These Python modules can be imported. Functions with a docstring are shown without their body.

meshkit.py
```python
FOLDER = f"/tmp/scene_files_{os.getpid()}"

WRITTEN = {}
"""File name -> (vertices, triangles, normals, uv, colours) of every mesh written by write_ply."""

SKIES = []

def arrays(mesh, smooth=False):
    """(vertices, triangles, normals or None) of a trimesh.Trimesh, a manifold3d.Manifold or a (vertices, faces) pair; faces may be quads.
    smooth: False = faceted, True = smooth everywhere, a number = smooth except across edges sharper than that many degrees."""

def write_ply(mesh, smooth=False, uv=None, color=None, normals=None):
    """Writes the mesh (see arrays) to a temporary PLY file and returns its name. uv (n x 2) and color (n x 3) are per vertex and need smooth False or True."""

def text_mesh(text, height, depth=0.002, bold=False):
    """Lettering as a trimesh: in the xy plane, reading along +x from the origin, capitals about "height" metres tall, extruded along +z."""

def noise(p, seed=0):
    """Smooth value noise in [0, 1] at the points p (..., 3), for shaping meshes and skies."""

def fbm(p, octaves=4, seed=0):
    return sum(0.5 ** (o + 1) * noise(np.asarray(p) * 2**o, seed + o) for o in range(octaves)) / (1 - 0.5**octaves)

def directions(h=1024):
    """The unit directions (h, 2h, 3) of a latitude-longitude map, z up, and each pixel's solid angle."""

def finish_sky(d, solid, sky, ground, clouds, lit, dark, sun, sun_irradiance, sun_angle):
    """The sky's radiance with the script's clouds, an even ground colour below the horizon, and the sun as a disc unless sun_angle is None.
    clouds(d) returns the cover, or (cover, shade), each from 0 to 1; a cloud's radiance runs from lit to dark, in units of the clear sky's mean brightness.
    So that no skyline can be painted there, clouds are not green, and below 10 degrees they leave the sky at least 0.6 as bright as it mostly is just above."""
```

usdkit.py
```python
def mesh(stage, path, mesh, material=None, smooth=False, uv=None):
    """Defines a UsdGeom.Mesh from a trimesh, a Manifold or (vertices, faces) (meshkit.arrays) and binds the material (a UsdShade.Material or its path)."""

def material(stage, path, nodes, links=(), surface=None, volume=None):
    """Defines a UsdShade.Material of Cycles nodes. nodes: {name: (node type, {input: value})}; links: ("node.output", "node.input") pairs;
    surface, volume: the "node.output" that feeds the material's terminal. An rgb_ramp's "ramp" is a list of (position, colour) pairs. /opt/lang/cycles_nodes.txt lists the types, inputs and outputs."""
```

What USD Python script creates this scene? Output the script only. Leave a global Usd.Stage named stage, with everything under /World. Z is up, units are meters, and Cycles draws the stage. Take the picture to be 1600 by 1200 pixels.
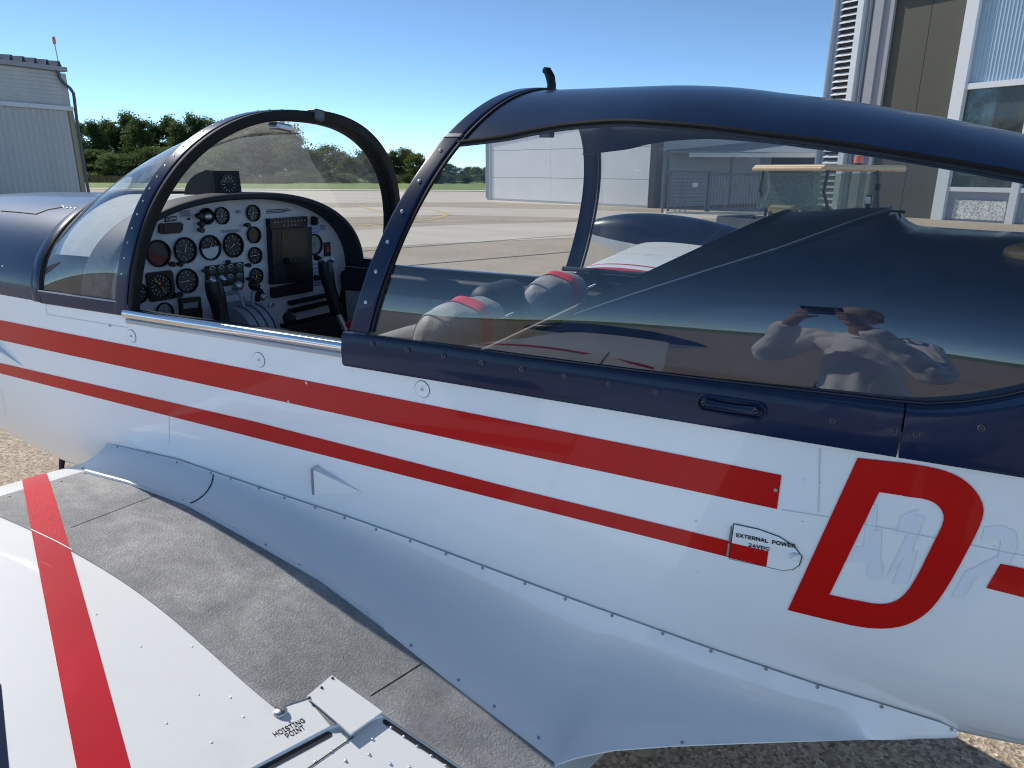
import math
import numpy as np, trimesh, shapely, manifold3d, usdkit, meshkit
from shapely.geometry import Polygon, LineString, Point, box as sbox
from shapely.ops import unary_union
from pxr import Usd, UsdGeom, UsdLux, UsdShade, Sdf, Gf

stage = Usd.Stage.CreateInMemory()
UsdGeom.SetStageUpAxis(stage, 'Z')
UsdGeom.SetStageMetersPerUnit(stage, 1.0)
UsdGeom.Xform.Define(stage, '/World')
UsdGeom.Scope.Define(stage, '/World/Looks')
rng = np.random.default_rng(7)

# ---------------------------------------------------------------- camera
FOC, PITCH, YAW, ROLL = 1109.34, .29, .4923, .006      # pixels of a 1600 wide picture, radians
EYE = np.array([0, 0, 1.65])
FWD = np.array([-math.sin(YAW), math.cos(YAW), 0]); RGT = np.array([math.cos(YAW), math.sin(YAW), 0]); UP = np.array([0, 0, 1.0])
AX0 = FWD * math.cos(PITCH) - UP * math.sin(PITCH)
DN0 = -FWD * math.sin(PITCH) - UP * math.cos(PITCH)
CX = math.cos(ROLL) * RGT - math.sin(ROLL) * DN0
CY = math.sin(ROLL) * RGT + math.cos(ROLL) * DN0
cam = UsdGeom.Camera.Define(stage, '/World/camera')
M4 = np.eye(4); M4[0, :3] = CX; M4[1, :3] = -CY; M4[2, :3] = -AX0; M4[3, :3] = EYE
cam.AddTransformOp().Set(Gf.Matrix4d(M4.tolist()))
cam.CreateHorizontalApertureAttr(36.0); cam.CreateVerticalApertureAttr(27.0)
cam.CreateFocalLengthAttr(36.0 * FOC / 1600); cam.CreateClippingRangeAttr(Gf.Vec2f(.02, 4000))
EXPOSURE = 0.58
cam.CreateExposureAttr(EXPOSURE)

# ---------------------------------------------------------------- sky and sun
SUN_AZ, SUN_EL = math.radians(10.6), math.radians(42)   # azimuth from the nose (-x) towards +y
SUN = np.array([-math.cos(SUN_AZ) * math.cos(SUN_EL), math.sin(SUN_AZ) * math.cos(SUN_EL), math.sin(SUN_EL)])
usdkit.material(stage, '/World/Looks/sky', {
    's': ('sky_texture', {'sky_type': 'single_scattering', 'sun_disc': False, 'sun_elevation': SUN_EL, 'sun_rotation': math.atan2(SUN[0], SUN[1]),
                          'altitude': 100.0, 'air_density': .36, 'aerosol_density': .02, 'ozone_density': 1.8}),
    'm': ('mix_color', {'blend_type': 'multiply', 'fac': 1.0, 'b': (.81, .925, .885)}), 'b': ('background_shader', {'strength': .15})}, [('s.color', 'm.a'), ('m.result', 'b.color')], surface='b.background')
dome = UsdLux.DomeLight.Define(stage, '/World/sky')
UsdShade.MaterialBindingAPI.Apply(dome.GetPrim()).Bind(UsdShade.Material.Get(stage, '/World/Looks/sky'))
dome.GetPrim().SetCustomDataByKey('label', 'clear blue late summer sky'); dome.GetPrim().SetCustomDataByKey('kind', 'structure')
sun = UsdLux.DistantLight.Define(stage, '/World/sun')
sun.CreateIntensityAttr(.80); sun.CreateNormalizeAttr(True) if hasattr(sun, 'CreateNormalizeAttr') else None
sun.CreateAngleAttr(.53); sun.CreateColorAttr(Gf.Vec3f(1, .94, .86))
zq = SUN; xq = np.cross([0, 0, 1], zq); xq /= np.linalg.norm(xq); yq = np.cross(zq, xq)
Ms = np.eye(4); Ms[0, :3] = xq; Ms[1, :3] = yq; Ms[2, :3] = zq
sun.AddTransformOp().Set(Gf.Matrix4d(Ms.tolist()))

# ---------------------------------------------------------------- helpers
used = {}
def numbered(parent, name):
    k = used.get((parent, name), 0); used[(parent, name)] = k + 1
    return f'{parent}/{name}' if k == 0 else f'{parent}/{name}_{k:03d}'
origins = {}
def tag(p, label=None, cat=None, group=None, kind=None):
    p = p.GetPrim() if hasattr(p, 'GetPrim') else p
    for k, v in (('label', label), ('category', cat), ('group', group), ('kind', kind)):
        if v: p.SetCustomDataByKey(k, v)
    return p
def thing(name, label, cat, loc=(0, 0, 0), group=None, kind=None):
    path = numbered('/World', name)
    x = UsdGeom.Xform.Define(stage, path); x.AddTranslateOp().Set(Gf.Vec3d(*map(float, loc)))
    origins[path] = np.array(loc, float)
    return tag(x, label, cat, group, kind)
def arr(m):
    if hasattr(m, 'to_mesh'):
        q = m.to_mesh(); return np.array(q.vert_properties[:, :3], float), np.array(q.tri_verts)
    if isinstance(m, (tuple, list)):
        v, f = np.asarray(m[0], float), np.asarray(m[1], int)
        if f.shape[1] == 4: f = np.vstack([f[:, [0, 1, 2]], f[:, [0, 2, 3]]])
        return v, f
    return np.array(m.vertices, float), np.array(m.faces)
def obj(name, mesh, mat, parent=None, smooth=30, label=None, kind=None, cat=None, group=None):
    base = str(parent.GetPath()) if parent is not None else '/World'
    path = numbered(base, name)
    o = origins.get(base, np.zeros(3)); origins[path] = o
    v, f = arr(mesh)
    m = usdkit.mesh(stage, path, (v - o, f), '/World/Looks/' + mat, smooth=smooth)
    return tag(m, label, cat, group, kind)
def join(ms):
    V, F, n = [], [], 0
    for m in ms:
        v, f = arr(m); V.append(v); F.append(f + n); n += len(v)
    return np.vstack(V), np.vstack(F)
def ray(P):
    P = np.atleast_2d(P).astype(float)
    return AX0 + ((P[:, :1] - 800) / FOC) * CX + ((P[:, 1:2] - 600) / FOC) * CY
def at_plane(P, n, p0):
    n = np.asarray(n, float); R = ray(P); return EYE + R * (((np.asarray(p0, float) - EYE) @ n) / (R @ n))[:, None]
def proj(Q):
    Q = np.atleast_2d(Q) - EYE; z = Q @ AX0
    return np.stack([Q @ CX / z * FOC + 800, Q @ CY / z * FOC + 600], 1)
def bx(x0, x1, y0, y1, z0, z1):
    m = trimesh.creation.box([x1 - x0, y1 - y0, z1 - z0]); m.apply_translation([(x0 + x1) / 2, (y0 + y1) / 2, (z0 + z1) / 2]); return m
def rbox(x0, x1, y0, y1, z0, z1, r=.01, seg=16):
    """A box with rounded edges: the hull of eight spheres."""
    r = min(r, (x1 - x0) / 2.01, (y1 - y0) / 2.01, (z1 - z0) / 2.01)
    s = manifold3d.Manifold.sphere(r, seg)
    return manifold3d.Manifold.batch_hull([s.translate((x, y, z)) for x in (x0 + r, x1 - r) for y in (y0 + r, y1 - r) for z in (z0 + r, z1 - r)])
def move(m, rot=None, loc=(0, 0, 0)):
    v, f = arr(m); v = v if rot is None else v @ np.asarray(rot).T
    return v + np.asarray(loc, float), f
def rotm(axis, deg):
    return trimesh.transformations.rotation_matrix(math.radians(deg), axis)[:3, :3]
def frame_of(z):
    z = np.asarray(z, float); z = z / np.linalg.norm(z); a = np.array([0, 0, 1.0]) if abs(z[2]) < .9 else np.array([1.0, 0, 0])
    x = np.cross(a, z); x /= np.linalg.norm(x); return np.stack([x, np.cross(z, x), z], 1)
def tube(pts, r, n=8, caps=True):
    pts = np.asarray(pts, float); r = np.broadcast_to(r, len(pts)); T = np.gradient(pts, axis=0)
    T /= np.linalg.norm(T, axis=1, keepdims=True) + 1e-12
    u = np.cross(T[0], [0, 0, 1.0]); u = u if np.linalg.norm(u) > .1 else np.cross(T[0], [1.0, 0, 0]); V = []
    for p, t, q in zip(pts, T, r):
        u = u - t * (u @ t); u /= np.linalg.norm(u); w = np.cross(t, u)
        a = np.arange(n) / n * 2 * np.pi; V.append(p + q * (np.cos(a)[:, None] * u + np.sin(a)[:, None] * w))
    return grid(np.array(V), True, caps)
def grid(G, closed=False, caps=False, flip=False):
    """A mesh from a grid of points (rows, columns, 3)."""
    R, C = G.shape[:2]; V = G.reshape(-1, 3); idx = np.arange(R * C).reshape(R, C)
    nx = np.roll(idx, -1, 1) if closed else idx[:, 1:]
    a = idx if closed else idx[:, :-1]
    F = np.stack([a[:-1], nx[:-1], nx[1:], a[1:]], -1).reshape(-1, 4)
    F = np.vstack([F[:, [0, 1, 2]], F[:, [0, 2, 3]]])
    if caps:
        n = len(V); V = np.vstack([V, G[0].mean(0), G[-1].mean(0)])
        a0, b0 = idx[0], np.roll(idx[0], -1); a1, b1 = idx[-1], np.roll(idx[-1], -1)
        if not closed: a0, b0, a1, b1 = a0[:-1], b0[:-1], a1[:-1], b1[:-1]
        F = np.vstack([F, np.stack([b0, a0, np.full(len(a0), n)], 1), np.stack([a1, b1, np.full(len(a1), n + 1)], 1)])
    return V, (F[:, ::-1] if flip else F)
def slab(G, thick, flip=False):
    """A grid surface with real thickness along its own normals."""
    du = np.gradient(G, axis=0); dv = np.gradient(G, axis=1); N = np.cross(du, dv); N /= np.linalg.norm(N, axis=2, keepdims=True) + 1e-12
    if flip: N = -N
    H = G + N * thick; R, C = G.shape[:2]
    v1, f1 = grid(G, flip=not flip); v2, f2 = grid(H, flip=flip); n = len(v1)
    i = np.arange(R * C).reshape(R, C); loop = np.concatenate([i[0, :-1], i[:-1, -1], i[-1, :0:-1], i[:0:-1, 0]])
    nx = np.roll(loop, -1); S = np.vstack([np.stack([loop, nx, nx + n], 1), np.stack([loop, nx + n, loop + n], 1)])
    return np.vstack([v1, v2]), np.vstack([f1, f2 + n, S if not flip else S[:, ::-1]])
def lathe(prof, c, axis, n=24):
    """prof: (radius, height) pairs, turned about axis through c."""
    A = frame_of(axis); a = np.arange(n) / n * 2 * np.pi
    G = np.array([[c + A @ np.array([r * math.cos(t), r * math.sin(t), h]) for t in a] for r, h in prof])
    return grid(G, True, True)
def hit(mesh, P):
    """First points where the rays of pixels P meet a mesh, with its normals there."""
    v, f = arr(mesh); A, B, C = v[f[:, 0]], v[f[:, 1]], v[f[:, 2]]; E1, E2 = B - A, C - A; R = ray(P); out = np.full((len(R), 3), np.nan); Nn = np.zeros((len(R), 3))
    for i, d in enumerate(R):
        h = np.cross(d, E2); det = (E1 * h).sum(1); det = np.where(np.abs(det) < 1e-12, 1e-12, det); s = EYE - A
        u = (s * h).sum(1) / det; q = np.cross(s, E1); w = (q @ d) / det; t = (E2 * q).sum(1) / det
        ok = (u >= -1e-6) & (w >= -1e-6) & (u + w <= 1 + 1e-6) & (t > .05)
        if ok.any():
            k = np.where(ok)[0][np.argmin(t[ok])]; out[i] = EYE + d * t[k]; N = np.cross(E1[k], E2[k]); N /= np.linalg.norm(N); Nn[i] = N if N @ d < 0 else -N
    return out, Nn
def sheet(poly, lift, cell, thick=0.0):
    """A sheet over a 2-D polygon, cut by a grid of cells and lifted onto a surface: lift(uv, off) -> points."""
    polys = []
    for g in getattr(poly, 'geoms', [poly]):
        if g.is_empty or g.geom_type != 'Polygon': continue
        x0, y0, x1, y1 = g.bounds
        xs = np.arange(math.floor(x0 / cell) * cell, x1 + cell, cell); ys = np.arange(math.floor(y0 / cell) * cell, y1 + cell, cell)
        sp = shapely.prepare(g)
        for a in xs[:-1] if len(xs) > 1 else xs:
            for b in ys[:-1] if len(ys) > 1 else ys:
                q = sbox(a, b, a + cell, b + cell)
                if not g.intersects(q): continue
                q = g.intersection(q)
                polys += [k for k in getattr(q, 'geoms', [q]) if k.geom_type == 'Polygon' and k.area > min(cell * cell * 1e-5, 1e-7)]
    V, F, n = [], [], 0
    for q in polys:
        v, f = trimesh.creation.triangulate_polygon(q, engine='earcut'); V.append(v); F.append(f + n); n += len(v)
    V, F = np.vstack(V), np.vstack(F)
    key, inv = np.unique(np.round(V, 6), axis=0, return_inverse=True); F = inv.ravel()[F]; V = key
    F = F[(F[:, 0] != F[:, 1]) & (F[:, 1] != F[:, 2]) & (F[:, 0] != F[:, 2])]
    top = lift(V, 0.0)
    if not thick: return top, F
    e = np.sort(F[:, [0, 1, 1, 2, 2, 0]].reshape(-1, 2), axis=1); de = F[:, [0, 1, 1, 2, 2, 0]].reshape(-1, 2)
    _, i, c = np.unique(e, axis=0, return_index=True, return_counts=True); b = de[i[c == 1]]; n = len(V)
    S = np.vstack([np.stack([b[:, 0], b[:, 0] + n, b[:, 1]], 1), np.stack([b[:, 1], b[:, 0] + n, b[:, 1] + n], 1)])
    return np.vstack([top, lift(V, -thick)]), np.vstack([F, S])
def dense(P, step=18, closed=True):
    P = [np.array(p, float) for p in P]; Q = []
    for a, b in zip(P, P[1:] + P[:1] if closed else P[1:]):
        n = max(1, int(np.linalg.norm(b - a) / step)); Q += [a + (b - a) * k / n for k in range(n)]
    return np.array(Q if closed else Q + [P[-1]])
def curve(P, n=60, closed=False):
    """A Catmull-Rom curve through points."""
    P = np.asarray(P, float)
    from scipy.interpolate import CubicSpline
    t = np.r_[0, np.cumsum(np.linalg.norm(np.diff(np.vstack([P, P[:1]]) if closed else P, axis=0), axis=1))]
    cs = CubicSpline(t, np.vstack([P, P[:1]]) if closed else P, bc_type='periodic' if closed else 'natural')
    return cs(np.linspace(0, t[-1], n + 1)[:-1] if closed else np.linspace(0, t[-1], n))

# ---------------------------------------------------------------- the aircraft's surfaces
YC, ZS = 1.695, 1.284                                   # centre plane, height of the sills
ip = lambda x, xs, ys: np.interp(x, xs, ys)
from scipy.interpolate import PchipInterpolator as Pch
W_f = Pch([-4.25, -4.0, -3.5, -3.0, -2.5, -2.1, -1.5, -.6, .2, .8, 2.0, 3.0], [.20, .30, .42, .49, .535, .55, .55, .55, .545, .47, .26, .10])
H_f = Pch([-4.25, -4.0, -3.5, -2.8, -2.2, -1.2, -.4, .2, 1.0, 2.0, 3.0], [.26, .46, .64, .72, .755, .76, .74, .70, .56, .34, .16])
MB = 2.9
def side_w(x, h):
    x = np.clip(x, -4.25, 3.0); q = np.clip(h / H_f(x), 0, .9999); return W_f(x) * (1 - q ** MB) ** (1 / MB)
def on_side(P):
    P = np.atleast_2d(P); R = ray(P); y = np.full(len(P), YC - .55)
    for _ in range(30):
        Q = EYE + R * ((y - EYE[1]) / R[:, 1])[:, None]; y = .5 * y + .5 * (YC - side_w(Q[:, 0], ZS - Q[:, 2]))
    return Q[:, [0, 2]]
def side_lift(off):
    def lift(uv, d):
        e = 1e-3; w = side_w(uv[:, 0], ZS - uv[:, 1]); wx = (side_w(uv[:, 0] + e, ZS - uv[:, 1]) - w) / e; wz = (side_w(uv[:, 0], ZS - uv[:, 1] - e) - w) / e
        N = np.stack([-wx * -1 * -1, -np.ones_like(w), -wz], 1); N = np.stack([-wx, -np.ones_like(w), -wz], 1); N /= np.linalg.norm(N, axis=1, keepdims=True)
        return np.stack([uv[:, 0], YC - w, uv[:, 1]], 1) + N * (off + d)
    return lift
# wing
def w_chord(s): return 1.80 - .85 * (s - .55) / 3.3
def w_xle(s): return -2.17 + .10 * (s - .55)
def naca(q): return 5 * (.2969 * np.sqrt(q) - .126 * q - .3516 * q ** 2 + .2843 * q ** 3 - .1036 * q ** 4)
def w_mid(s, q): return .724 + .110 * (s - .55) - .195 * q ** 2 * (w_chord(s) / 1.8) ** 2 * (1 - .6 * np.clip((s - .8) / 1.5, 0, 1))
def wing_z(x, y, side=1):
    s = np.abs(y - YC); q = np.clip((x - w_xle(s)) / w_chord(s), 0, 1); return w_mid(s, q) + w_chord(s) * .128 * naca(q)
def on_wing(P, off=.008):
    P = np.atleast_2d(P); R = ray(P); z = np.full(len(P), .82)
    for _ in range(40):
        Q = EYE + R * ((z - EYE[2]) / R[:, 2])[:, None]; z = .5 * z + .5 * (wing_z(Q[:, 0], Q[:, 1]) + off)
    return Q[:, :2]
def wing_lift(off):
    def lift(uv, d): return np.stack([uv[:, 0], uv[:, 1], wing_z(uv[:, 0], uv[:, 1]) + off + d], 1)
    return lift
# canopy
X2, K2 = -1.0154, .3354
N2 = Pch([-1.2, -.85, -.4, .1, 1.3], [2.2, 2.22, 2.5, 2.75, 2.6])
CW = Pch([-1.1, -.6, -.35, -.1, .15, .4, .8, 1.2], [.556, .556, .550, .533, .511, .485, .42, .28])
CH = Pch([-1.1, -.9, -.7, -.54, -.4, -.17, .165, .5, .9, 1.2], [.556, .554, .5515, .5485, .5405, .511, .438, .352, .22, .12])
def can(x, th, grow=0.0):
    """A point of the canopy's shell: station x at the sill, angle th from the near sill over the top."""
    x, th = np.broadcast_arrays(np.asarray(x, float), np.asarray(th, float)); c, s = np.cos(th), np.sin(th)
    k = K2 * np.clip((-.25 - x) / .765, 0, 1); h = (CH(x) + grow) * np.abs(s) ** (2 / N2(x))
    return np.stack([x + k * h, YC - (CW(x) + grow) * np.sign(c) * np.abs(c) ** (2 / N2(x)), ZS + h], -1)
def th_of(x, h): return np.arcsin(np.clip(h / CH(x), 0, 1) ** (N2(x) / 2))
# upper deck in front of the windscreen
def deck_h(x): return ip(x, [-4.25, -3.9, -3.4, -3.0, -2.6, -1.9], [.16, .22, .262, .28, .284, .300])
def fdeck(x, th, k=1.0):
    c, s = np.cos(th), np.sin(th); n = 2.3
    return np.stack([x + 0 * th, YC - W_f(x) * k * np.sign(c) * np.abs(c) ** (2 / n), ZS + deck_h(x) * k * np.abs(s) ** (2 / n)], -1)

# ---------------------------------------------------------------- materials
def mat(name, col, rough=.5, metal=0.0, coat=0.0, var=0.0, vscale=4.0, bump=0.0, bscale=60.0, dirt=None, trans=0.0, spec=None, detail=4.0, stretch=(1, 1, 1), coatr=.04, emit=None, bdist=.01, sheen=0.0):
    n = {'g': ('geometry', {}), 'mp': ('mapping', {'mapping_type': 'point', 'scale': stretch}),
         'p': ('principled_bsdf', {'base_color': col, 'roughness': rough, 'metallic': metal, 'coat_weight': coat, 'coat_roughness': coatr})}
    l = [('g.position', 'mp.vector')]
    if spec is not None: n['p'][1]['specular_ior_level'] = spec
    if emit: n['p'][1].update(emission_color=emit[0], emission_strength=emit[1])
    if var or dirt:
        n['n'] = ('noise_texture', {'scale': vscale, 'detail': detail, 'roughness': .6}); l.append(('mp.vector', 'n.vector'))
        c = np.array(col); a, b = (c * (1 - var), np.minimum(c * (1 + var), 1))
        if dirt: a, b = dirt[0], col
        lo, hi = (.3, .7) if not dirt else dirt[1]
        n['r'] = ('rgb_ramp', {'ramp': [(0, tuple(a)), (lo, tuple(a)), (hi, tuple(b)), (1, tuple(b))]}); l += [('n.fac', 'r.fac'), ('r.color', 'p.base_color')]
    if bump:
        n['bn'] = ('noise_texture', {'scale': bscale, 'detail': 3.0}); n['bu'] = ('bump', {'strength': bump, 'distance': bdist})
        l += [('mp.vector', 'bn.vector'), ('bn.fac', 'bu.height'), ('bu.normal', 'p.normal')]
    return usdkit.material(stage, '/World/Looks/' + name, n, l, surface='p.BSDF')
def glass(name, tint=(.93, .95, .95), f0=.075, dust=.05, dust_scale=30.0, dcol=(.8, .8, .78), rough=.012):
    """A thin pane: clear, with a mirror part that grows towards grazing view, and a film of dust."""
    n = {'g': ('geometry', {}), 'lw': ('layer_weight', {'blend': .5}), 'pw': ('math', {'math_type': 'power', 'value2': 5.0}),
         'ma': ('math', {'math_type': 'multiply_add', 'value2': 1 - f0 - .25, 'value3': f0}), 't': ('transparent_bsdf', {'color': tint}), 'gl': ('glossy_bsdf', {'color': (1, 1, 1), 'roughness': rough}),
         'd': ('diffuse_bsdf', {'color': dcol}), 'tl': ('translucent_bsdf', {'color': dcol}), 'dm': ('mix_closure', {'fac': .5}), 'm1': ('mix_closure', {}), 'm2': ('mix_closure', {}),
         'nz': ('noise_texture', {'scale': dust_scale, 'detail': 6.0, 'roughness': .7}), 'mr': ('map_range', {'from_min': .35, 'from_max': .75, 'to_min': dust * .4, 'to_max': dust * 1.7})}
    l = [('lw.facing', 'pw.value1'), ('pw.value', 'ma.value1'), ('ma.value', 'm1.fac'), ('t.BSDF', 'm1.closure1'), ('gl.BSDF', 'm1.closure2'), ('d.BSDF', 'dm.closure1'), ('tl.BSDF', 'dm.closure2'),
         ('g.position', 'nz.vector'), ('nz.fac', 'mr.value'), ('mr.result', 'm2.fac'), ('m1.closure', 'm2.closure1'), ('dm.closure', 'm2.closure2')]
    return usdkit.material(stage, '/World/Looks/' + name, n, l, surface='m2.closure')
WHITE = (.86, .865, .85)
mat('white_paint', WHITE, .32, coat=.7, var=.035, vscale=2.5, bump=.15, bscale=2.6, bdist=.02, coatr=.03, stretch=(.5, 1, 1))
mat('white_wing', (.80, .815, .80), .38, coat=.4, dirt=((.69, .70, .69), (.25, .45)), vscale=3.0, bump=.08, bscale=5.0, bdist=.02)
mat('faded_white', (.77, .785, .815), .32, coat=.7, coatr=.03)
mat('screw_grey', (.36, .37, .38), .45)
mat('seam', (.56, .58, .60), .6)
mat('navy_paint', (.0042, .0125, .040), .28, spec=.25, coat=.22, var=.12, vscale=6.0, bump=.05, bscale=4.0, coatr=.03)
mat('navy_worn', (.0045, .0135, .041), .28, spec=.3, coat=.30, var=.25, vscale=9.0, bump=.04, bscale=5.0, coatr=.05)
mat('red_paint', (.52, .005, .004), .35, spec=.2, coat=.28, var=.05, bump=.10, bscale=3.2, bdist=.02, coatr=.03)
mat('red_wing', (.52, .006, .018), .45, spec=.25, coat=.12, var=.08, vscale=5.0, bump=.1, bscale=6.0, bdist=.02)
mat('red_grip', (.55, .015, .03), .7, spec=.3, var=.45, vscale=260.0, bump=.6, bscale=300.0, bdist=.002)
usdkit.material(stage, '/World/Looks/walkway', {
    'g': ('geometry', {}), 'n': ('noise_texture', {'scale': 4.6, 'detail': 8.0, 'roughness': .62, 'distortion': .6}), 'f': ('noise_texture', {'scale': 210.0, 'detail': 3.0, 'roughness': .7}), 'm': ('noise_texture', {'scale': 30.0, 'detail': 6.0, 'roughness': .7}),
    'r': ('rgb_ramp', {'ramp': [(0, (.18, .185, .19)), (.42, (.215, .22, .222)), (.53, (.28, .282, .28)), (.66, (.385, .385, .375)), (1, (.42, .415, .40))]}),
    'r2': ('rgb_ramp', {'ramp': [(0, (.72, .72, .72)), (.42, (.90, .90, .90)), (.58, (1.06, 1.06, 1.06)), (.70, (1.40, 1.40, 1.39)), (1, (1.7, 1.7, 1.68))]}), 'r3': ('rgb_ramp', {'ramp': [(0, (.7, .7, .7)), (.4, (.9, .9, .9)), (.62, (1.1, 1.1, 1.1)), (1, (1.4, 1.4, 1.38))]}),
    'x': ('mix_color', {'blend_type': 'multiply', 'fac': 1.0}), 'y': ('mix_color', {'blend_type': 'multiply', 'fac': 1.0}), 'bu': ('bump', {'strength': .9, 'distance': .003}), 'p': ('principled_bsdf', {'roughness': .62})},
    [('g.position', 'n.vector'), ('g.position', 'f.vector'), ('g.position', 'm.vector'), ('n.fac', 'r.fac'), ('f.fac', 'r2.fac'), ('m.fac', 'r3.fac'), ('r.color', 'x.a'), ('r2.color', 'x.b'), ('x.result', 'y.a'), ('r3.color', 'y.b'), ('y.result', 'p.base_color'), ('f.fac', 'bu.height'), ('bu.normal', 'p.normal')], surface='p.BSDF')
mat('black_trim', (.008, .008, .009), .6, spec=.3, var=.2, vscale=40.0, bump=.15, bscale=220.0, bdist=.002)
mat('black_gloss', (.006, .006, .007), .3, spec=.3)
mat('rubber', (.009, .009, .009), .7, spec=.25)
mat('hood_leather', (.014, .015, .021), .6, spec=.3, bump=.15, bscale=260.0, bdist=.002)
mat('chrome', (.78, .79, .80), .10, metal=1.0)
mat('steel', (.50, .51, .53), .35, metal=1.0)
mat('dark_steel', (.10, .10, .11), .45, metal=.7)
mat('leather_grey', (.23, .23, .23), .62, var=.18, vscale=14.0, bump=.5, bscale=34.0, bdist=.006)
mat('leather_wall', (.40, .405, .43), .6, var=.10, bump=.15, bscale=120.0, bdist=.003)
mat('red_band', (.52, .008, .02), .6, bump=.1, bscale=200.0, bdist=.002)
mat('panel_grey', (.44, .44, .46), .5, var=.03)
mat('pedestal_grey', (.27, .29, .35), .5)
mat('glareshield_felt', (.56, .56, .53), .9, var=.10, vscale=20.0, bump=.2, bscale=300.0, bdist=.002)
mat('dial_black', (.007, .007, .008), .4, spec=.3, coat=.1)
mat('dial_grey', (.030, .032, .032), .4, spec=.3, coat=.1)
mat('dial_pale', (.22, .225, .22), .4, spec=.3)
mat('dial_brown', (.04, .028, .014), .4, spec=.3, coat=.1)
mat('dial_silver', (.42, .44, .48), .3)
mat('dial_red', (.10, .008, .016), .4, spec=.3)
mat('marking_white', (.45, .45, .44), .6)
mat('marking_yellow', (.70, .50, .03), .6)
mat('marking_red', (.65, .03, .03), .6)
mat('screen_dark', (.010, .0065, .004), .25, spec=.35)
mat('placard', (.30, .31, .36), .6)
mat('placard_blue', (.20, .23, .42), .6)
mat('lettering_black', (.02, .02, .022), .6)
mat('cockpit_dark', (.018, .018, .020), .7)
mat('deck_trim', (.020, .017, .014), .5, bump=.2, bscale=160.0, bdist=.002)
mat('amber', (.50, .27, .08), .25, coat=.8)
mat('tan_paint', (.66, .44, .24), .45, var=.06)
mat('seat_tan', (.34, .25, .13), .6)
mat('beacon_orange', (.75, .13, .03), .25, coat=.6)
mat('cart_black', (.025, .026, .028), .5)
mat('cargo_grey', (.085, .095, .105), .55, var=.15)
glass('canopy_glass', tint=(.90, .93, .93), f0=.105, dust=.009)
glass('windscreen_glass', tint=(.92, .95, .96), f0=.10, dust=.07, dust_scale=22.0)
glass('window_glass', tint=(.35, .40, .38), f0=.06, dust=.55, dust_scale=1.5, dcol=(.22, .245, .225), rough=.05)

# ---------------------------------------------------------------- the aircraft
PL = thing('light_aircraft', 'white and navy low wing light aircraft with red stripes and open canopy', 'airplane', (-1.2, YC, 0))
P_ = lambda name, mesh, m, parent=None, **k: obj(name, mesh, m, parent or PL, **k)
mir = lambda m: (lambda vf: (vf[0] * [1, -1, 1] + [0, 2 * YC, 0], vf[1][:, ::-1]))(arr(m))

# fuselage below the sills
xs = np.r_[np.linspace(-4.25, -3.2, 22), np.linspace(-3.1, .8, 90), np.linspace(.9, 3.0, 24)]
ph = np.linspace(0, np.pi, 73)
G = np.array([np.stack([x + 0 * ph, YC - W_f(x) * np.sign(np.cos(ph)) * np.abs(np.cos(ph)) ** (2 / MB), ZS - H_f(x) * np.abs(np.sin(ph)) ** (2 / MB)], 1) for x in xs])
fus = P_('fuselage', grid(G, caps=True), 'white_paint', smooth=50)
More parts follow.
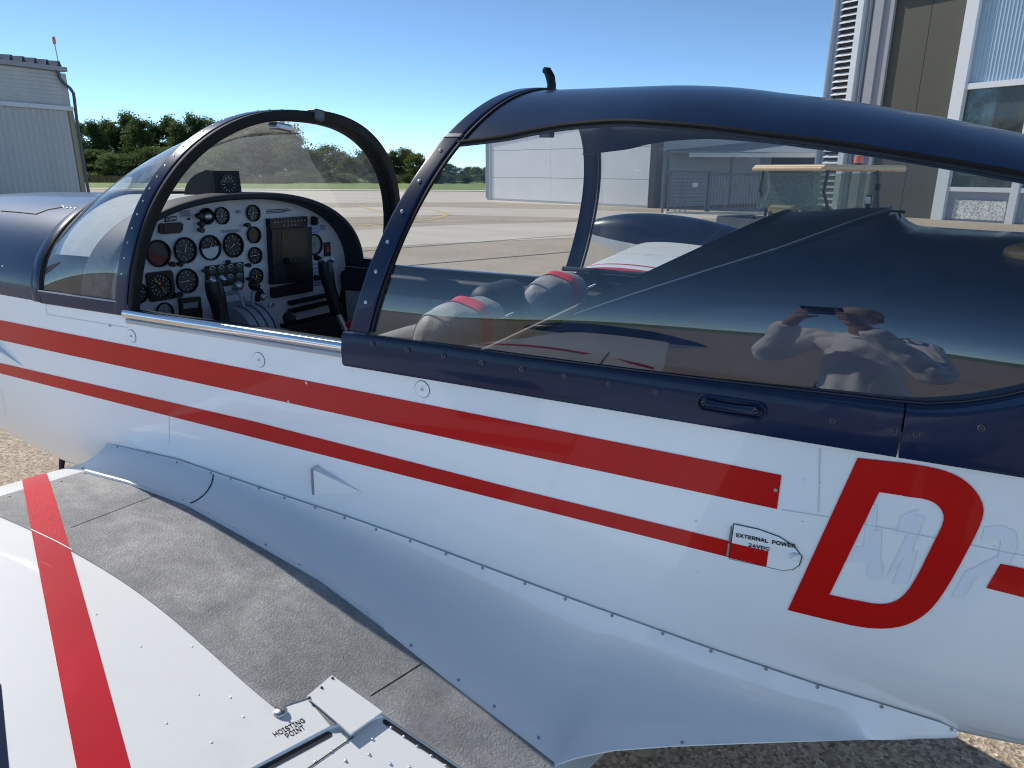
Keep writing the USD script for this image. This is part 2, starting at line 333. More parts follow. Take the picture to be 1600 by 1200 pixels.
# cowling (navy, above the sill line)
def xb(y): return -2.145 - .36 * np.maximum(1 - np.abs(y) / .55, 0) ** 1.6
th = np.linspace(0, np.pi, 81)
rows = []
for t in np.linspace(0, 1, 46):
    yy = np.cos(th); B = fdeck(-2.145, th); xe = xb(B[:, 1] - YC); x = -4.25 + (xe + 4.25) * t
    rows.append(np.array([fdeck(a, np.array([b]))[0] for a, b in zip(x, th)]))
cowl = P_('cowling', grid(np.array(rows)), 'navy_worn', smooth=50)
nose = [np.stack([-4.25 - .10 * math.sin(t) + 0 * ph, YC + (G[0][:, 1] - YC) * math.cos(t), 1.24 + (G[0][:, 2] - 1.24) * math.cos(t)], 1) for t in np.linspace(0, 1.5, 8)]
P_('nose_bowl', join([grid(np.array(nose), flip=True), grid(np.array([np.stack([-4.25 - .10 * math.sin(t) + 0 * th, YC + (rows[0][:, 1] - YC) * math.cos(t), 1.24 + (rows[0][:, 2] - 1.24) * math.cos(t)], 1) for t in np.linspace(0, 1.5, 8)]))]), 'navy_worn')
def strip(P, off, lift, wid, closed=False):
    """A narrow flat band along a line of a surface, in that surface's own two coordinates."""
    ln = LineString([tuple(p) for p in P] + ([tuple(P[0])] if closed else [])).buffer(wid / 2, cap_style=2)
    return sheet(ln, lift(off), .06)
def fline(pxs, r=.002):
    h, n = hit(grid(np.array(rows)), dense(pxs, 8, False)); ok = ~np.isnan(h[:, 0]); return tube(h[ok] + n[ok] * .0005, r, 5)
P_('panel_gap', fline([(2, 330), (28, 332), (57, 335), (75, 328), (98, 324)]), 'rubber', cowl)
h, n = hit(grid(np.array(rows)), [(105 + 6.2 * k, 325.6 + .2 * k) for k in range(5)] + [(99, 323), (4, 416)])
P_('rivet_heads', join([lathe([(.0005, 0), (.004, .0), (.003, .0022), (.0005, .003)], p, q, 8) for p, q in zip(h, n) if not np.isnan(p[0])]), 'steel', cowl, kind='stuff')

# side decoration: everything follows the fuselage's own surface
def side_part(name, px, m, off=.0012, cell=.05, step=14, parent=None, **k):
    return P_(name, sheet(Polygon(on_side(dense(px, step))).buffer(0), side_lift(off), cell), m, parent or fus, smooth=60, **k)
def xz(px): return [tuple(q) for q in on_side(px)]
up_top = xz(dense([(0, 500), (400, 579), (800, 658), (1221, 742)], 25, False)); up_bot = xz(dense([(1214, 795), (800, 706), (400, 618), (0, 531)], 25, False))
lo_top = xz(dense([(0, 567), (400, 659), (800, 762), (1201, 860)], 25, False)); lo_bot = xz(dense([(1198, 885), (800, 785), (400, 684), (0, 583)], 25, False))
def stripe(name, top, bot, z0, z1):
    poly = Polygon([(-3.5, z0)] + top + bot + [(-3.5, z1)]).buffer(0)
    P_(name, sheet(poly, side_lift(.0012), .05), 'red_paint', fus, smooth=60); P_(name, mir(sheet(poly, side_lift(.0012), .1)), 'red_paint', fus, smooth=60)
stripe('stripe', up_top, up_bot, 1.222, 1.155); stripe('stripe', lo_top, lo_bot, 1.075, 1.04)
D2 = lambda L: [(800 + a / 2, 600 + b / 2) for a, b in L]
from scipy.interpolate import splprep, splev
def smoothed(L, n=40):
    t, _ = splprep(np.array(L).T, s=0); return [tuple(q) for q in np.array(splev(np.linspace(0, 1, n), t)).T]
outer = [(1080, 230)] + smoothed([(1230, 246), (1330, 264), (1405, 294), (1452, 338), (1474, 390), (1462, 440), (1420, 525), (1350, 648), (1300, 710), (1240, 748), (1160, 763), (1080, 756), (980, 734)]) + [(862, 705)]
inner = [(1147, 337)] + smoothed([(1215, 347), (1290, 359), (1330, 378), (1349, 412), (1337, 455), (1300, 530), (1245, 632), (1215, 666), (1175, 684), (1120, 683), (1060, 672)]) + [(992, 657)]
Dp = Polygon(on_side(dense(D2(outer), 8))).buffer(0).difference(Polygon(on_side(dense(D2(inner), 8))).buffer(0))
P_('registration_letter', sheet(Dp, side_lift(.0014), .04), 'red_paint', fus, smooth=60, label='large red italic letter D')
side_part('registration_dash', [(1563, 880), (1668, 902), (1644, 944), (1541, 918)], 'red_paint', .0014, label='red dash after the letter D')
zg = lambda L: [(1280 + a / 5, 740 + b / 5) for a, b in L]
for L in ([(415, 240), (455, 240), (440, 450), (485, 430), (480, 690), (500, 680), (490, 830), (400, 835), (370, 780), (385, 690), (245, 690), (290, 570), (345, 570), (370, 360)],
          [(640, 330), (790, 270), (760, 330), (830, 330), (720, 600), (770, 590), (690, 860), (570, 868), (640, 690), (520, 820), (690, 470), (600, 480)]):
    side_part('old_lettering_trace', zg(L), 'faded_white', .0008, label='faint trace of removed lettering inside the letter D')
side_part('old_lettering_trace', zg([(1290, 420), (1420, 400), (1530, 450), (1550, 560), (1490, 690), (1380, 790), (1230, 800), (1120, 970), (1030, 965), (1150, 750), (1200, 740), (1290, 690), (1400, 640), (1420, 520), (1380, 490), (1260, 540)]), 'faded_white', .0008, label='faint trace of removed lettering beside the letter D')
for pxs in ([(1222, 796), (1285, 806), (1400, 828), (1600, 868)], [(1281, 700), (1279, 800)], [(264, 628), (265, 696)], [(72, 470), (73, 490)], [(73, 491), (200, 512)], [(198, 497), (199, 507)], [(1510, 1135), (1610, 1160)], [(2, 610), (10, 648)]):
    P_('panel_seam', strip(on_side(dense(pxs, 10, False)), .0009, side_lift, .0016), 'seam', fus)
# inspection plugs: a ring with a screw
for i, (a, b, r) in enumerate([(206, 525, .0165), (405, 562, .0175), (660, 608, .0175)]):
    q = on_side([(a, b)])[0]; c = Point(q).buffer(r, 48)
    pl = P_('inspection_plug', sheet(c, side_lift(.0016), .05, .0014), 'white_paint', fus)
    P_('plug_gap', sheet(c.buffer(.0011).difference(c), side_lift(.0008), .05), 'dark_steel', pl)
    P_('plug_screw', sheet(Point(q).buffer(.0032, 10), side_lift(.0035), .05, .002), 'steel', pl)
q = on_side([(480, 598), (452, 627), (172, 509), (590, 571), (1212, 765)])
P_('screw_heads', join([sheet(Point(k).buffer(.0032, 8), side_lift(.0028), .05, .002) for k in q]), 'steel', fus, kind='stuff')
g = np.random.default_rng(5); q = np.stack([g.uniform(-2.3, .25, 46), g.uniform(.86, 1.26, 46)], 1)
P_('paint_chips', join([sheet(Polygon([tuple(k + r * (.6 + .8 * g.random()) * np.array([1.6 * math.cos(t), math.sin(t)])) for t in np.arange(6) * 1.047]), side_lift(.0005), .05) for k, r in zip(q, .0007 + .0010 * g.random(46))]), 'seam', fus, kind='stuff')
# external power hatch
hp = on_side(dense([(1147, 818), (1185, 826), (1218, 838), (1241, 853), (1253, 869), (1249, 882), (1238, 889), (1222, 890), (1200, 885), (1140, 872)], 6))
hpoly = Polygon(hp).buffer(0)
hatch = P_('power_hatch', sheet(hpoly.buffer(-.0006), side_lift(.0024), .03, .002), 'white_paint', fus, smooth=60, label='rounded white hatch lettered EXTERNAL POWER 24VDC')
P_('hatch_gap', sheet(hpoly.buffer(.0010).difference(hpoly.buffer(-.0006)), side_lift(.0018), .03), 'lettering_black', hatch)
P_('hatch_stripe', sheet(Polygon(on_side(dense([(1139, 846), (1201, 860), (1198, 884), (1138, 870)], 6))).intersection(hpoly), side_lift(.0030), .03), 'red_paint', hatch)
hg = on_side([(1144, 820), (1140, 846), (1137, 868)]); P_('hatch_hinge', join([tube(side_lift(.002)(np.array([hg[k] + (hg[k + 1] - hg[k]) * .06, hg[k + 1] - (hg[k + 1] - hg[k]) * .06]), 0), .0022, 8) for k in (0, 1)]), 'steel', hatch)
lq = on_side([(1243, 868)])[0]; lc = side_lift(.001)(lq[None], 0)[0]
P_('hatch_latch', (lambda v, f: (np.where(True, v, v), f))(*move(trimesh.creation.icosphere(2, 1), np.diag([.009, .007, .008]), lc + [.0, -.002, 0])), 'white_paint', hatch)
def side_text(txt, p0, p1, height, m, off, parent, name='lettering', font_w=None):
    a, b = on_side([p0, p1]); t = meshkit.text_mesh(txt, 1.0, .01, bold=True); v, f = np.array(t.vertices), np.array(t.faces); top = v[:, 2] > .005
    L = np.linalg.norm(b - a); u = (b - a) / L; w = np.array([-u[1], u[0]]); sx = L / v[:, 0].max()
    uv = a + np.outer(v[:, 0] * sx, u) + np.outer(v[:, 1] * height, w); lf = side_lift(off)
    P = lf(uv, 0.0); Q = lf(uv, -.0008); return P_(name, (np.where(top[:, None], P, Q), f), m, parent)
side_text('EXTERNAL  POWER', (1150, 837), (1243, 855), .0068, 'lettering_black', .0036, hatch)
side_text('24VDC', (1169, 852), (1203, 859), .0062, 'lettering_black', .0036, hatch)
# air inlets of the side: a framed mouth and the ramp that runs out of it
def inlet(c, d, e, tip):
    L = on_side([c, d, e, tip]); A, B, C2, T = [side_lift(.0)(k[None], 0)[0] for k in L]; N = np.array([0, -1.0, 0]); h = .021
    v = np.array([A, B, T, A + N * h + (T - A) * .03, B + N * h + (T - B) * .03, T + N * .001]); f = np.array([[0, 3, 5], [0, 5, 2], [1, 5, 4], [1, 2, 5], [3, 4, 5]])
    o = P_('air_vent', (v, f), 'white_paint', fus, smooth=False)
    P_('vent_mouth', tube(np.array([A, A + N * h, B + N * h, B, A]), .0034, 6), 'steel', o); P_('vent_mesh', (np.array([A, A + N * h, B + N * h, B]) + (T - A) * .015, np.array([[0, 1, 2], [0, 2, 3]])), 'dark_steel', o)
inlet((497, 728), (499, 767), (508, 766), (567, 770)); inlet((-8, 535), (-4, 562), (0, 560), (36, 572))

# sills: chrome rail in the open part, dark sealing below it
for s in (1, -1):
    yy = YC - s * .55
    P_('sill_rail', tube([(x, yy - s * .004, ZS + .004) for x in np.linspace(-1.765, -.05, 12)], .0125, 16), 'chrome', label=None)
    P_('sill_trim', tube([(x, yy - s * .003, ZS - .016) for x in np.linspace(-1.765, -.05, 12)], .0062, 10), 'steel')
    P_('sill_seal', bx(-1.76, -.05, *sorted((yy + s * .004, yy + s * .020)), ZS - .01, ZS + .014), 'rubber')

# interior: liner, floor
xs_i = np.linspace(-2.30, .1, 30)
Gi = np.array([np.stack([x + 0 * ph, YC - (W_f(x) - .022) * np.sign(np.cos(ph)) * np.abs(np.cos(ph)) ** (2 / MB), ZS - .004 - (H_f(x) - .05) * np.abs(np.sin(ph)) ** (2 / MB)], 1) for x in xs_i])
P_('cockpit_liner', grid(Gi, flip=True, caps=True), 'cockpit_dark', smooth=50)
for s in (1, -1):     # padded ledge, and pleated leather below it
    y0 = YC + s * .515
    P_('side_pad', rbox(-1.94, -.70, *sorted((y0 - s * .05, y0)), ZS - .088, ZS - .012, .016), 'hood_leather')
    xx = np.linspace(-1.93, -.72, 160); zz = np.linspace(ZS - .36, ZS - .09, 14)
    XX, ZZ = np.meshgrid(xx, zz); fold = .007 * np.abs(np.sin(XX * 22 + .6 * np.sin(ZZ * 9))) + .003 * np.sin(ZZ * 26 + XX * 5)
    P_('side_lining', grid(np.stack([XX, y0 - s * (.022 + fold), ZZ], -1), flip=s > 0), 'leather_wall', smooth=60)

# glare shield and its padded hood
th = np.linspace(.42, np.pi - .42, 61); R2 = []
for t in np.linspace(0, 1, 14):
    B = fdeck(-2.15, th, .985); xa = xb(B[:, 1] - YC) + .012; R2.append(np.array([fdeck(a + (-1.92 - a) * t, np.array([b]), .98)[0] for a, b in zip(xa, th)]))
P_('glareshield', grid(np.array(R2)), 'glareshield_felt', smooth=50)
PX, PW, PH, PN = -1.95, .525, .283, 2.35
def panel_out(th, g=0.0): return np.stack([PX + 0 * th, YC - (PW + g) * np.sign(np.cos(th)) * np.abs(np.cos(th)) ** (2 / PN), ZS + (PH + g) * np.abs(np.sin(th)) ** (2 / PN)], 1)
def sweep(fn, prof, th, closed=True):
    """prof: (growth, dx) pairs round a section that is carried along an outline fn(th, growth)."""
    G = np.array([[0, 0, 0]] * 0); G = np.stack([fn(th, g) + [dx, 0, 0] for g, dx in prof], 1); return grid(G, True, True)
th = np.linspace(.03, np.pi - .03, 90)
rnd = lambda g0, g1, a0, a1, k=.3: [(g0 + (g1 - g0) * (.5 + .5 * np.sign(math.cos(t)) * abs(math.cos(t)) ** k), a0 + (a1 - a0) * (.5 + .5 * np.sign(math.sin(t)) * abs(math.sin(t)) ** k)) for t in np.linspace(0, 2 * np.pi, 16, endpoint=False)]
P_('panel_hood', sweep(panel_out, rnd(-.008, .016, -.03, .085, .6), th), 'hood_leather', smooth=50)
outl = panel_out(np.linspace(.02, np.pi - .02, 70), -.004)[:, 1:]
zb = ZS - .20
ppoly = Polygon([tuple(k) for k in outl] + [(YC + .47, ZS - .12), (YC + .47, zb + .03), (YC - .47, zb + .03), (YC - .47, ZS - .12)])
pan = P_('instrument_panel', sheet(ppoly, lambda uv, d: np.stack([PX + d + 0 * uv[:, 0], uv[:, 0], uv[:, 1]], 1), .5, .004), 'panel_grey', smooth=False)
def on_panel(P, dx=0.0): return at_plane(P, [1, 0, 0], [PX + dx, 0, 0])[:, 1:]
def pplate(poly, d, t): return sheet(poly, lambda uv, k: np.stack([PX + d + k + 0 * uv[:, 0], uv[:, 0], uv[:, 1]], 1), .5, t)
def disc(c, r, d, m, name, parent, n=24, a0=None, a1=None):
    p = Point(c).buffer(r, n // 4) if a0 is None else Polygon([(c[0] + r * math.cos(a), c[1] + r * math.sin(a)) for a in np.linspace(a0, a1, 20)])
    return P_(name, pplate(p, d, .001), m, parent, smooth=False)
def gauge(cx, cy, ry, dial, needle=None, lower=None, ticks=12, label=None, body=True, square=False):
    c = on_panel([(cx, cy)])[0]; r = abs(on_panel([(cx, cy - ry)])[0][1] - c[1])
    if square:
        ring = sbox(c[0] - r, c[1] - r, c[0] + r, c[1] + r).buffer(-.012).buffer(.012)
        a = r * .80; g = P_('gauge', pplate(ring.difference(Point(c).buffer(a, 10)), .010, .010), 'black_gloss', smooth=False, label=label)
    else:
        a = r * .86; g = P_('gauge', join([lathe([(a, .002), (r * .99, .002), (r, .007), (r * .96, .011), (a + .001, .009), (a, .002)], np.array([PX, *c]), [1, 0, 0], 28)]), 'black_gloss', label=label)
    disc(c, a, .0022, dial, 'dial', g)
    if lower: disc(c, a * .98, .0030, lower[0], 'dial_lower_half', g, a0=math.radians(lower[1]), a1=math.radians(lower[2]))
    T = []
    for k in range(ticks):
        t = k / ticks * 2 * np.pi; u = np.array([math.cos(t), math.sin(t)]); w = np.array([-u[1], u[0]]); e = c + u * a * .92; b = c + u * a * (.70 if k % 3 == 0 else .80)
        T.append(pplate(Polygon([e + w * .0008, e - w * .0008, b - w * .0008, b + w * .0008]), .0040, .0004))
    if ticks:
        for k in range(0, ticks, 2):
            t = k / ticks * 2 * np.pi + .2; q = c + a * .56 * np.array([math.cos(t), math.sin(t)]); T.append(pplate(sbox(q[0] - .0016, q[1] - .0012, q[0] + .0016, q[1] + .0012), .0040, .0004))
        P_('dial_markings', join(T), 'marking_white' if dial != 'dial_pale' else 'lettering_black', g, smooth=False, kind='stuff')
    for col, ang, L in needle or []:
        t = math.radians(ang); u = np.array([math.cos(t), math.sin(t)]); w = np.array([-u[1], u[0]])
        P_('needle', pplate(Polygon([c + u * a * L, c - u * a * .18 + w * .0018, c - u * a * .18 - w * .0018]), .0055, .0006), col, g, smooth=False)
    return g
W = 'marking_white'
gauge(246, 396, 22, 'dial_grey', lower=('dial_red', 150, 330), ticks=0, label='attitude indicator with grey sky and dark red lower half')
gauge(288, 391, 21, 'dial_grey', [(W, 70, .7)], label='grey dial with a needle near twelve')
gauge(327, 387, 20.5, 'dial_black', [(W, 60, .6)], lower=('dial_silver', 185, 365), ticks=10, label='dial with black upper half and silver lower half')
gauge(363, 383, 20, 'dial_black', [(W, 215, .7)])
gauge(345, 337, 14, 'dial_grey', [(W, 80, .5)])
gauge(394, 333, 13.5, 'dial_grey', [(W, 235, .8)])
gauge(395, 367, 13.5, 'dial_brown', ticks=0, label='blank brown dial')
gauge(397, 399, 13.5, 'dial_black', [(W, 170, .7)])
gauge(399, 431, 13, 'dial_black', [('marking_yellow', 250, .8)])
gauge(249.5, 446.5, 23, 'dial_black', [('marking_yellow', 125, .9), ('marking_yellow', 305, .9), ('marking_red', 95, .85)], ticks=18, square=True, label='square compass indicator with yellow needle')
gauge(291, 438.6, 20, 'dial_grey', [(W, 183, .75)])
gauge(256, 487, 15, 'dial_pale', [('lettering_black', 120, .5)], ticks=8, label='pale dial low on the panel')
gauge(214, 458, 17, 'dial_grey', [(W, 30, .6)])
gauge(490, 382, 17, 'dial_pale', [('lettering_black', 70, .6)], ticks=10, label='pale dial right of the radio stack')
g = gauge(401, 460, 11, 'dial_black', ticks=8); c = on_panel([(404, 463)])[0]
P_('knob', lathe([(.001, 0), (.014, 0), (.013, .018), (.009, .024), (.001, .025)], np.array([PX + .006, *c]), [1, 0, 0], 20), 'steel', g)
# eyeball vent, knobs, switches, placards
c = on_panel([(321.5, 338)])[0]
v_ = P_('eyeball_vent', lathe([(.020, 0), (.026, 0), (.026, .010), (.021, .016), (.018, .010), (.020, 0)], np.array([PX, *c]), [1, 0, 0], 24), 'black_gloss'); P_('vent_ball', move(trimesh.creation.icosphere(2, .017), loc=(PX + .004, *c)), 'steel', v_)
for cx, cy, r, L, m in [(307, 337, .010, .024, 'black_gloss'), (310, 350, .009, .022, 'black_gloss'), (310, 359, .009, .022, 'dial_brown'), (265, 412.5, .008, .020, 'black_gloss'), (277, 412.5, .008, .020, 'black_gloss'), (272, 461, .008, .020, 'black_gloss'), (277, 460, .008, .020, 'black_gloss'),
                       (371, 331, .006, .014, 'pedestal_grey'), (382, 351.5, .008, .024, 'black_gloss'), (384, 414, .007, .022, 'black_gloss'), (385, 435.5, .007, .024, 'black_gloss'), (347, 472, .007, .016, 'dark_steel'), (316, 423, .006, .016, 'black_gloss'), (353, 409, .007, .018, 'black_gloss'), (365, 450.5, .007, .018, 'black_gloss'), (342, 454, .007, .018, 'black_gloss'), (379, 466, .006, .014, 'pedestal_grey'), (293.5, 342, .004, .006, 'black_gloss'), (422, 476, .009, .012, 'chrome')]:
    c = on_panel([(cx, cy)])[0]; P_('knob', lathe([(.001, 0), (r * .6, 0), (r * .6, L * .4), (r, L * .45), (r, L * .92), (r * .8, L), (.001, L)], np.array([PX, *c]), [1, 0, 0], 14), m)
def pquad(px, d, t): return pplate(Polygon(on_panel(px)).buffer(0), d, t)
k = P_('clock_display', pplate(Polygon(on_panel([(250, 349), (279, 347), (284, 350), (283, 360), (279, 364), (252, 366), (247, 363), (247, 352)])), .008, .008), 'black_gloss', smooth=False, label='small oblong digital clock at the panel left end')
P_('display', pquad([(253, 352), (274, 350.5), (274, 361), (253, 362.5)], .0095, .001), 'screen_dark', k, smooth=False)
k = P_('registration_plate', pquad([(257, 339.5), (275, 337.2), (275, 345), (257.3, 347)], .003, .003), 'black_gloss', smooth=False, label='small black plate with the registration')
def ptext(txt, p0, p1, hpx, d, m, parent):
    a, b, e = on_panel([p0, p1, (p0[0], p0[1] - hpx)]); t = meshkit.text_mesh(txt, 1.0, .01, bold=True); v, f = np.array(t.vertices), np.array(t.faces); u = (b - a) / v[:, 0].max(); w = np.array([0, e[1] - a[1]])
    q = a + np.outer(v[:, 0], u) + np.outer(v[:, 1], w); return P_('lettering', (np.stack([PX + d + v[:, 2] * .05, q[:, 0], q[:, 1]], 1), f), m, parent, smooth=False)
ptext('D-EWMM', (258.3, 345), (274, 343), 4.4, .0032, W, k)
# eight small engine gauges in one box
box8 = P_('engine_gauge_box', pquad([(319.3, 416), (376.5, 409), (378, 443), (321.5, 450)], .012, .012), 'black_gloss', smooth=False, label='black box of eight small engine gauges')
for r_ in (0, 1):
    for c_ in range(4):
        c = on_panel([(327.5 + c_ * 14.2, 421.5 - c_ * 1.75 + r_ * 15.5)])[0]; disc(c, .014, .0126, 'dial_grey', 'dial', box8); P_('needle', pplate(Polygon([c + [-.010, .001], c + [.002, .004], c + [.002, .001]]), .0142, .0004), W, box8, smooth=False)
        P_('scale', pplate(Polygon([c + .012 * np.array([math.cos(t), math.sin(t)]) for t in np.linspace(.3, 2.8, 12)] + [c + .010 * np.array([math.cos(t), math.sin(t)]) for t in np.linspace(2.8, .3, 12)]), .0142, .0004), W, box8, smooth=False)
# radio stack
def unit(px, label, scr, d=.022):
    u = P_('radio_unit', pquad(px, d, d), 'black_gloss', smooth=False, label=label)
    if scr: P_('screen', pquad(scr, d + .0012, .001), 'screen_dark', u, smooth=False)
    return u
K = lambda L: [(200 + a / 4.4444, 280 + b / 4.4444) for a, b in L]
T4 = lambda L: [(400 + a / 10, 320 + b / 10) for a, b in L]
u1 = unit(T4([(150, 215), (740, 175), (745, 335), (160, 375)]), 'audio panel with two rows of buttons on top of the radio stack', None, .020)
u2 = unit(T4([(160, 380), (790, 340), (800, 880), (185, 950)]), 'large navigation unit with dark brown screen', T4([(315, 415), (700, 378), (710, 790), (325, 815)]), .026)
u3 = unit(T4([(190, 955), (805, 885), (812, 1180), (195, 1240)]), 'second navigation unit with black screen', T4([(400, 955), (700, 925), (705, 1140), (410, 1160)]), .026)
u4 = unit(K([(983, 752), (1255, 700), (1256, 775), (988, 822)]), 'lowest radio unit of the stack', K([(1085, 742), (1190, 726), (1192, 765), (1090, 782)]), .022)
tx = unit([(278, 466), (309, 463), (313, 500), (280, 501)], 'transponder with grey display', None, .014)
P_('display', pquad([(281.5, 473.5), (303.5, 470.5), (304.5, 479.5), (282, 482)], .0152, .001), 'dial_pale', tx, smooth=False)
def buttons(par, pts, r, d, m='dial_pale'): P_('buttons', join([pplate(Point(c).buffer(r, 3), d, .003) for c in on_panel(pts)]), m, par, smooth=False, kind='stuff')
buttons(u1, T4([(225 + 52 * i, 268 - 3.4 * i) for i in range(10)] + [(375 + 55 * i, 320 - 3.6 * i) for i in range(4)]), .0030, .0225)
buttons(u2, T4([(265, 440), (265, 520), (265, 610), (265, 700), (265, 790)] + [(455 + 60 * i, 850 - 6 * i) for i in range(5)] + [(765, 400 + 62 * i) for i in range(8)]), .0032, .0285, 'dial_grey')
buttons(u3, T4([(275, 980), (285, 1035), (300, 1100), (350, 970), (350, 1040), (355, 1100)] + [(740, 990), (745, 1040), (745, 1090), (790, 985), (795, 1040)]), .0030, .0285, 'dial_grey')
buttons(u4, K([(1010 + 18 * i, 770 + 9 * (i % 2)) for i in range(4)] + [(1215, 722), (1235, 740), (1215, 756)]), .0028, .0245, 'dial_grey')
buttons(tx, [(284 + 5 * i, 488 - .4 * i + 5 * j) for i in range(5) for j in range(2)], .003, .0165, 'dial_grey')
for par, px in ((u1, (481, 342)), (u1, (481.5, 347)), (u2, (439.5, 407)), (u3, (486, 433)), (u2, (486, 402))):
    c = on_panel([px])[0]; P_('tuning_knob', lathe([(.001, 0), (.011, 0), (.010, .016), (.006, .018), (.006, .026), (.001, .027)], np.array([PX + .022, *c]), [1, 0, 0], 14), 'black_gloss', par)
r_ = P_('rocker_switch', pquad([(505.3, 379), (514.4, 378), (515.3, 399.5), (506, 401)], .006, .006), 'black_gloss', smooth=False, label='black rocker switch with a red centre'); P_('red_marks', pquad([(508.6, 386), (511.5, 385.6), (512, 392.6), (509, 393)], .0075, .001), 'marking_red', r_, smooth=False)
for n_, (a, b) in enumerate((((450, 472.8), (503, 461.3)), ((450, 485.8), (506.5, 472.5)))):
    bar = P_('switch_row', pquad([(a[0] - 2, a[1] - 1), (b[0] + 1, b[1] - 1), (b[0] + 1, b[1] + 1.5), (a[0] - 2, a[1] + 1.5)], .003, .003), 'panel_grey', smooth=False, label=('upper', 'lower')[n_] + ' row of black toggle switches')
    for i in range(13):
        c = on_panel([(a[0] + (b[0] - a[0]) * i / 12, a[1] + (b[1] - a[1]) * i / 12)])[0]; P_('switch', rbox(PX + .002, PX + .022, c[0] - .0062, c[0] + .0062, c[1] - .009, c[1] + .008, .003, 8), 'black_gloss', bar)
for px, m in ((K([(1252, 588), (1372, 575), (1372, 680), (1258, 695)]), 'placard_blue'), (K([(1256, 700), (1375, 682), (1378, 735), (1260, 755)]), 'placard'), (K([(1262, 300), (1322, 290), (1325, 370), (1268, 378)]), 'placard_blue'), (K([(1330, 310), (1370, 320), (1372, 352), (1332, 358)]), 'placard'), (K([(640, 352), (785, 345), (786, 368), (642, 375)]), 'placard'), (K([(640, 785), (770, 765), (775, 800), (645, 820)]), 'placard'), (K([(355, 222), (430, 208), (436, 258), (360, 270)]), 'placard')):
    p_ = P_('placard', pquad(px, .0015, .0015), m, smooth=False)
    a = np.array(px); P_('print_lines', join([pquad([a[0] + (a[3] - a[0]) * t + (a[1] - a[0]) * .06, a[1] + (a[2] - a[1]) * t - (a[1] - a[0]) * .12, a[1] + (a[2] - a[1]) * (t + .09) - (a[1] - a[0]) * .12, a[0] + (a[3] - a[0]) * (t + .09) + (a[1] - a[0]) * .06], .0022, .0004) for t in (.15, .42, .7)]), 'marking_white' if m == 'placard_blue' else 'dial_grey', p_, smooth=False, kind='stuff')
P_('print_lines', join([pquad(K([(958, 212 + 11 * i), (1115 - 20 * (i == 2) + 14 * (i == 1), 203 + 10 * i), (1115 - 20 * (i == 2) + 14 * (i == 1), 209 + 10 * i), (958, 218 + 11 * i)]), .0015, .0006) for i in range(3)]), 'lettering_black', smooth=False, kind='stuff')
# compass on the glare shield
cz = ZS + .281; cy0 = YC - .02
pr = [(-1.953 - .150 * math.cos(t), cz + .086 * math.sin(t)) for t in np.linspace(0, 1.25, 10)] + [(-1.985, cz + .086), (-1.955, cz + .084), (-1.950, cz - .01), (-2.10, cz - .01)]
cmp_ = P_('compass', move(trimesh.creation.extrude_polygon(Polygon(pr), .105, engine='earcut'), np.array([[1, 0, 0], [0, 0, -1], [0, 1, 0]]), (0, cy0 + .0525, 0)), 'black_trim', smooth=35, label='black hooded compass on the glare shield')
P_('compass_dial', lathe([(.001, 0), (.027, 0), (.028, .004), (.031, .004), (.031, 0), (.001, -.001)], np.array([-1.953, cy0, cz + .042]), [1, 0, 0], 24), 'dial_grey', cmp_)
P_('dial_markings', join([tube([np.array([-1.947, cy0 + r0 * math.cos(t), cz + .042 + r0 * math.sin(t)]) for r0 in (.017, .025)], .0009, 4) for t in np.arange(12) / 12 * 2 * np.pi]), 'marking_white', cmp_, kind='stuff')

# controls
def stick(name, y, x0, lean, label, z=ZS):
    b = np.array([x0, y, 0])
    pts = [b + [.10, lean, z - .42], b + [.06, lean * .8, z - .28], b + [.012, lean * .3, z - .14]]
    s = P_('control_stick', tube(curve(pts, 12), .014, 10), 'steel', label=label)
    gp = [b + [.014, lean * .3, z - .145], b + [.004, lean * .15, z - .09], b + [-.006, 0, z - .03], b + [-.012, -.004, z + .025], b + [-.012, -.006, z + .052]]
    P_('grip', tube(curve(gp, 14), np.interp(np.linspace(0, 1, 14), [0, .1, .5, .8, 1], [.020, .025, .022, .028, .024]), 12), 'black_gloss', s)
    for dy in (-.018, .020):
        P_('grip_button', lathe([(.001, 0), (.009, 0), (.009, .010), (.006, .012), (.001, .008)], b + [-.004, dy, z + .050], [.6, 0, .8], 12), 'chrome', s)
stick('left', 1.44, -1.765, -.03, 'left control stick with black grip'); stick('right', 1.975, -1.82, .05, 'right control stick with black grip')
q_ = P_('throttle_quadrant', move(trimesh.creation.extrude_polygon(Polygon([(-1.94, ZS - .24), (-1.94, ZS - .055)] + [(-1.86 + .10 * math.sin(t), ZS - .155 + .10 * math.cos(t)) for t in np.linspace(0, 1.57, 10)] + [(-1.76, ZS - .24)]), .115, engine='earcut'), np.array([[1, 0, 0], [0, 0, -1], [0, 1, 0]]), (0, 1.665, 0)), 'pedestal_grey', smooth=30, label='grey throttle quadrant with two levers')
for i, (yy, dx, m, r) in enumerate(((1.60, -.03, 'steel', .017), (1.635, .005, 'black_gloss', .019))):
    lv = P_('lever', tube([(-1.85, yy, ZS - .06), (-1.85 + dx, yy + .01, ZS + .0)], .006, 8), 'pedestal_grey', q_); P_('lever_knob', move(trimesh.creation.icosphere(2, r), loc=(-1.85 + dx, yy + .012, ZS + .006)), m, q_)
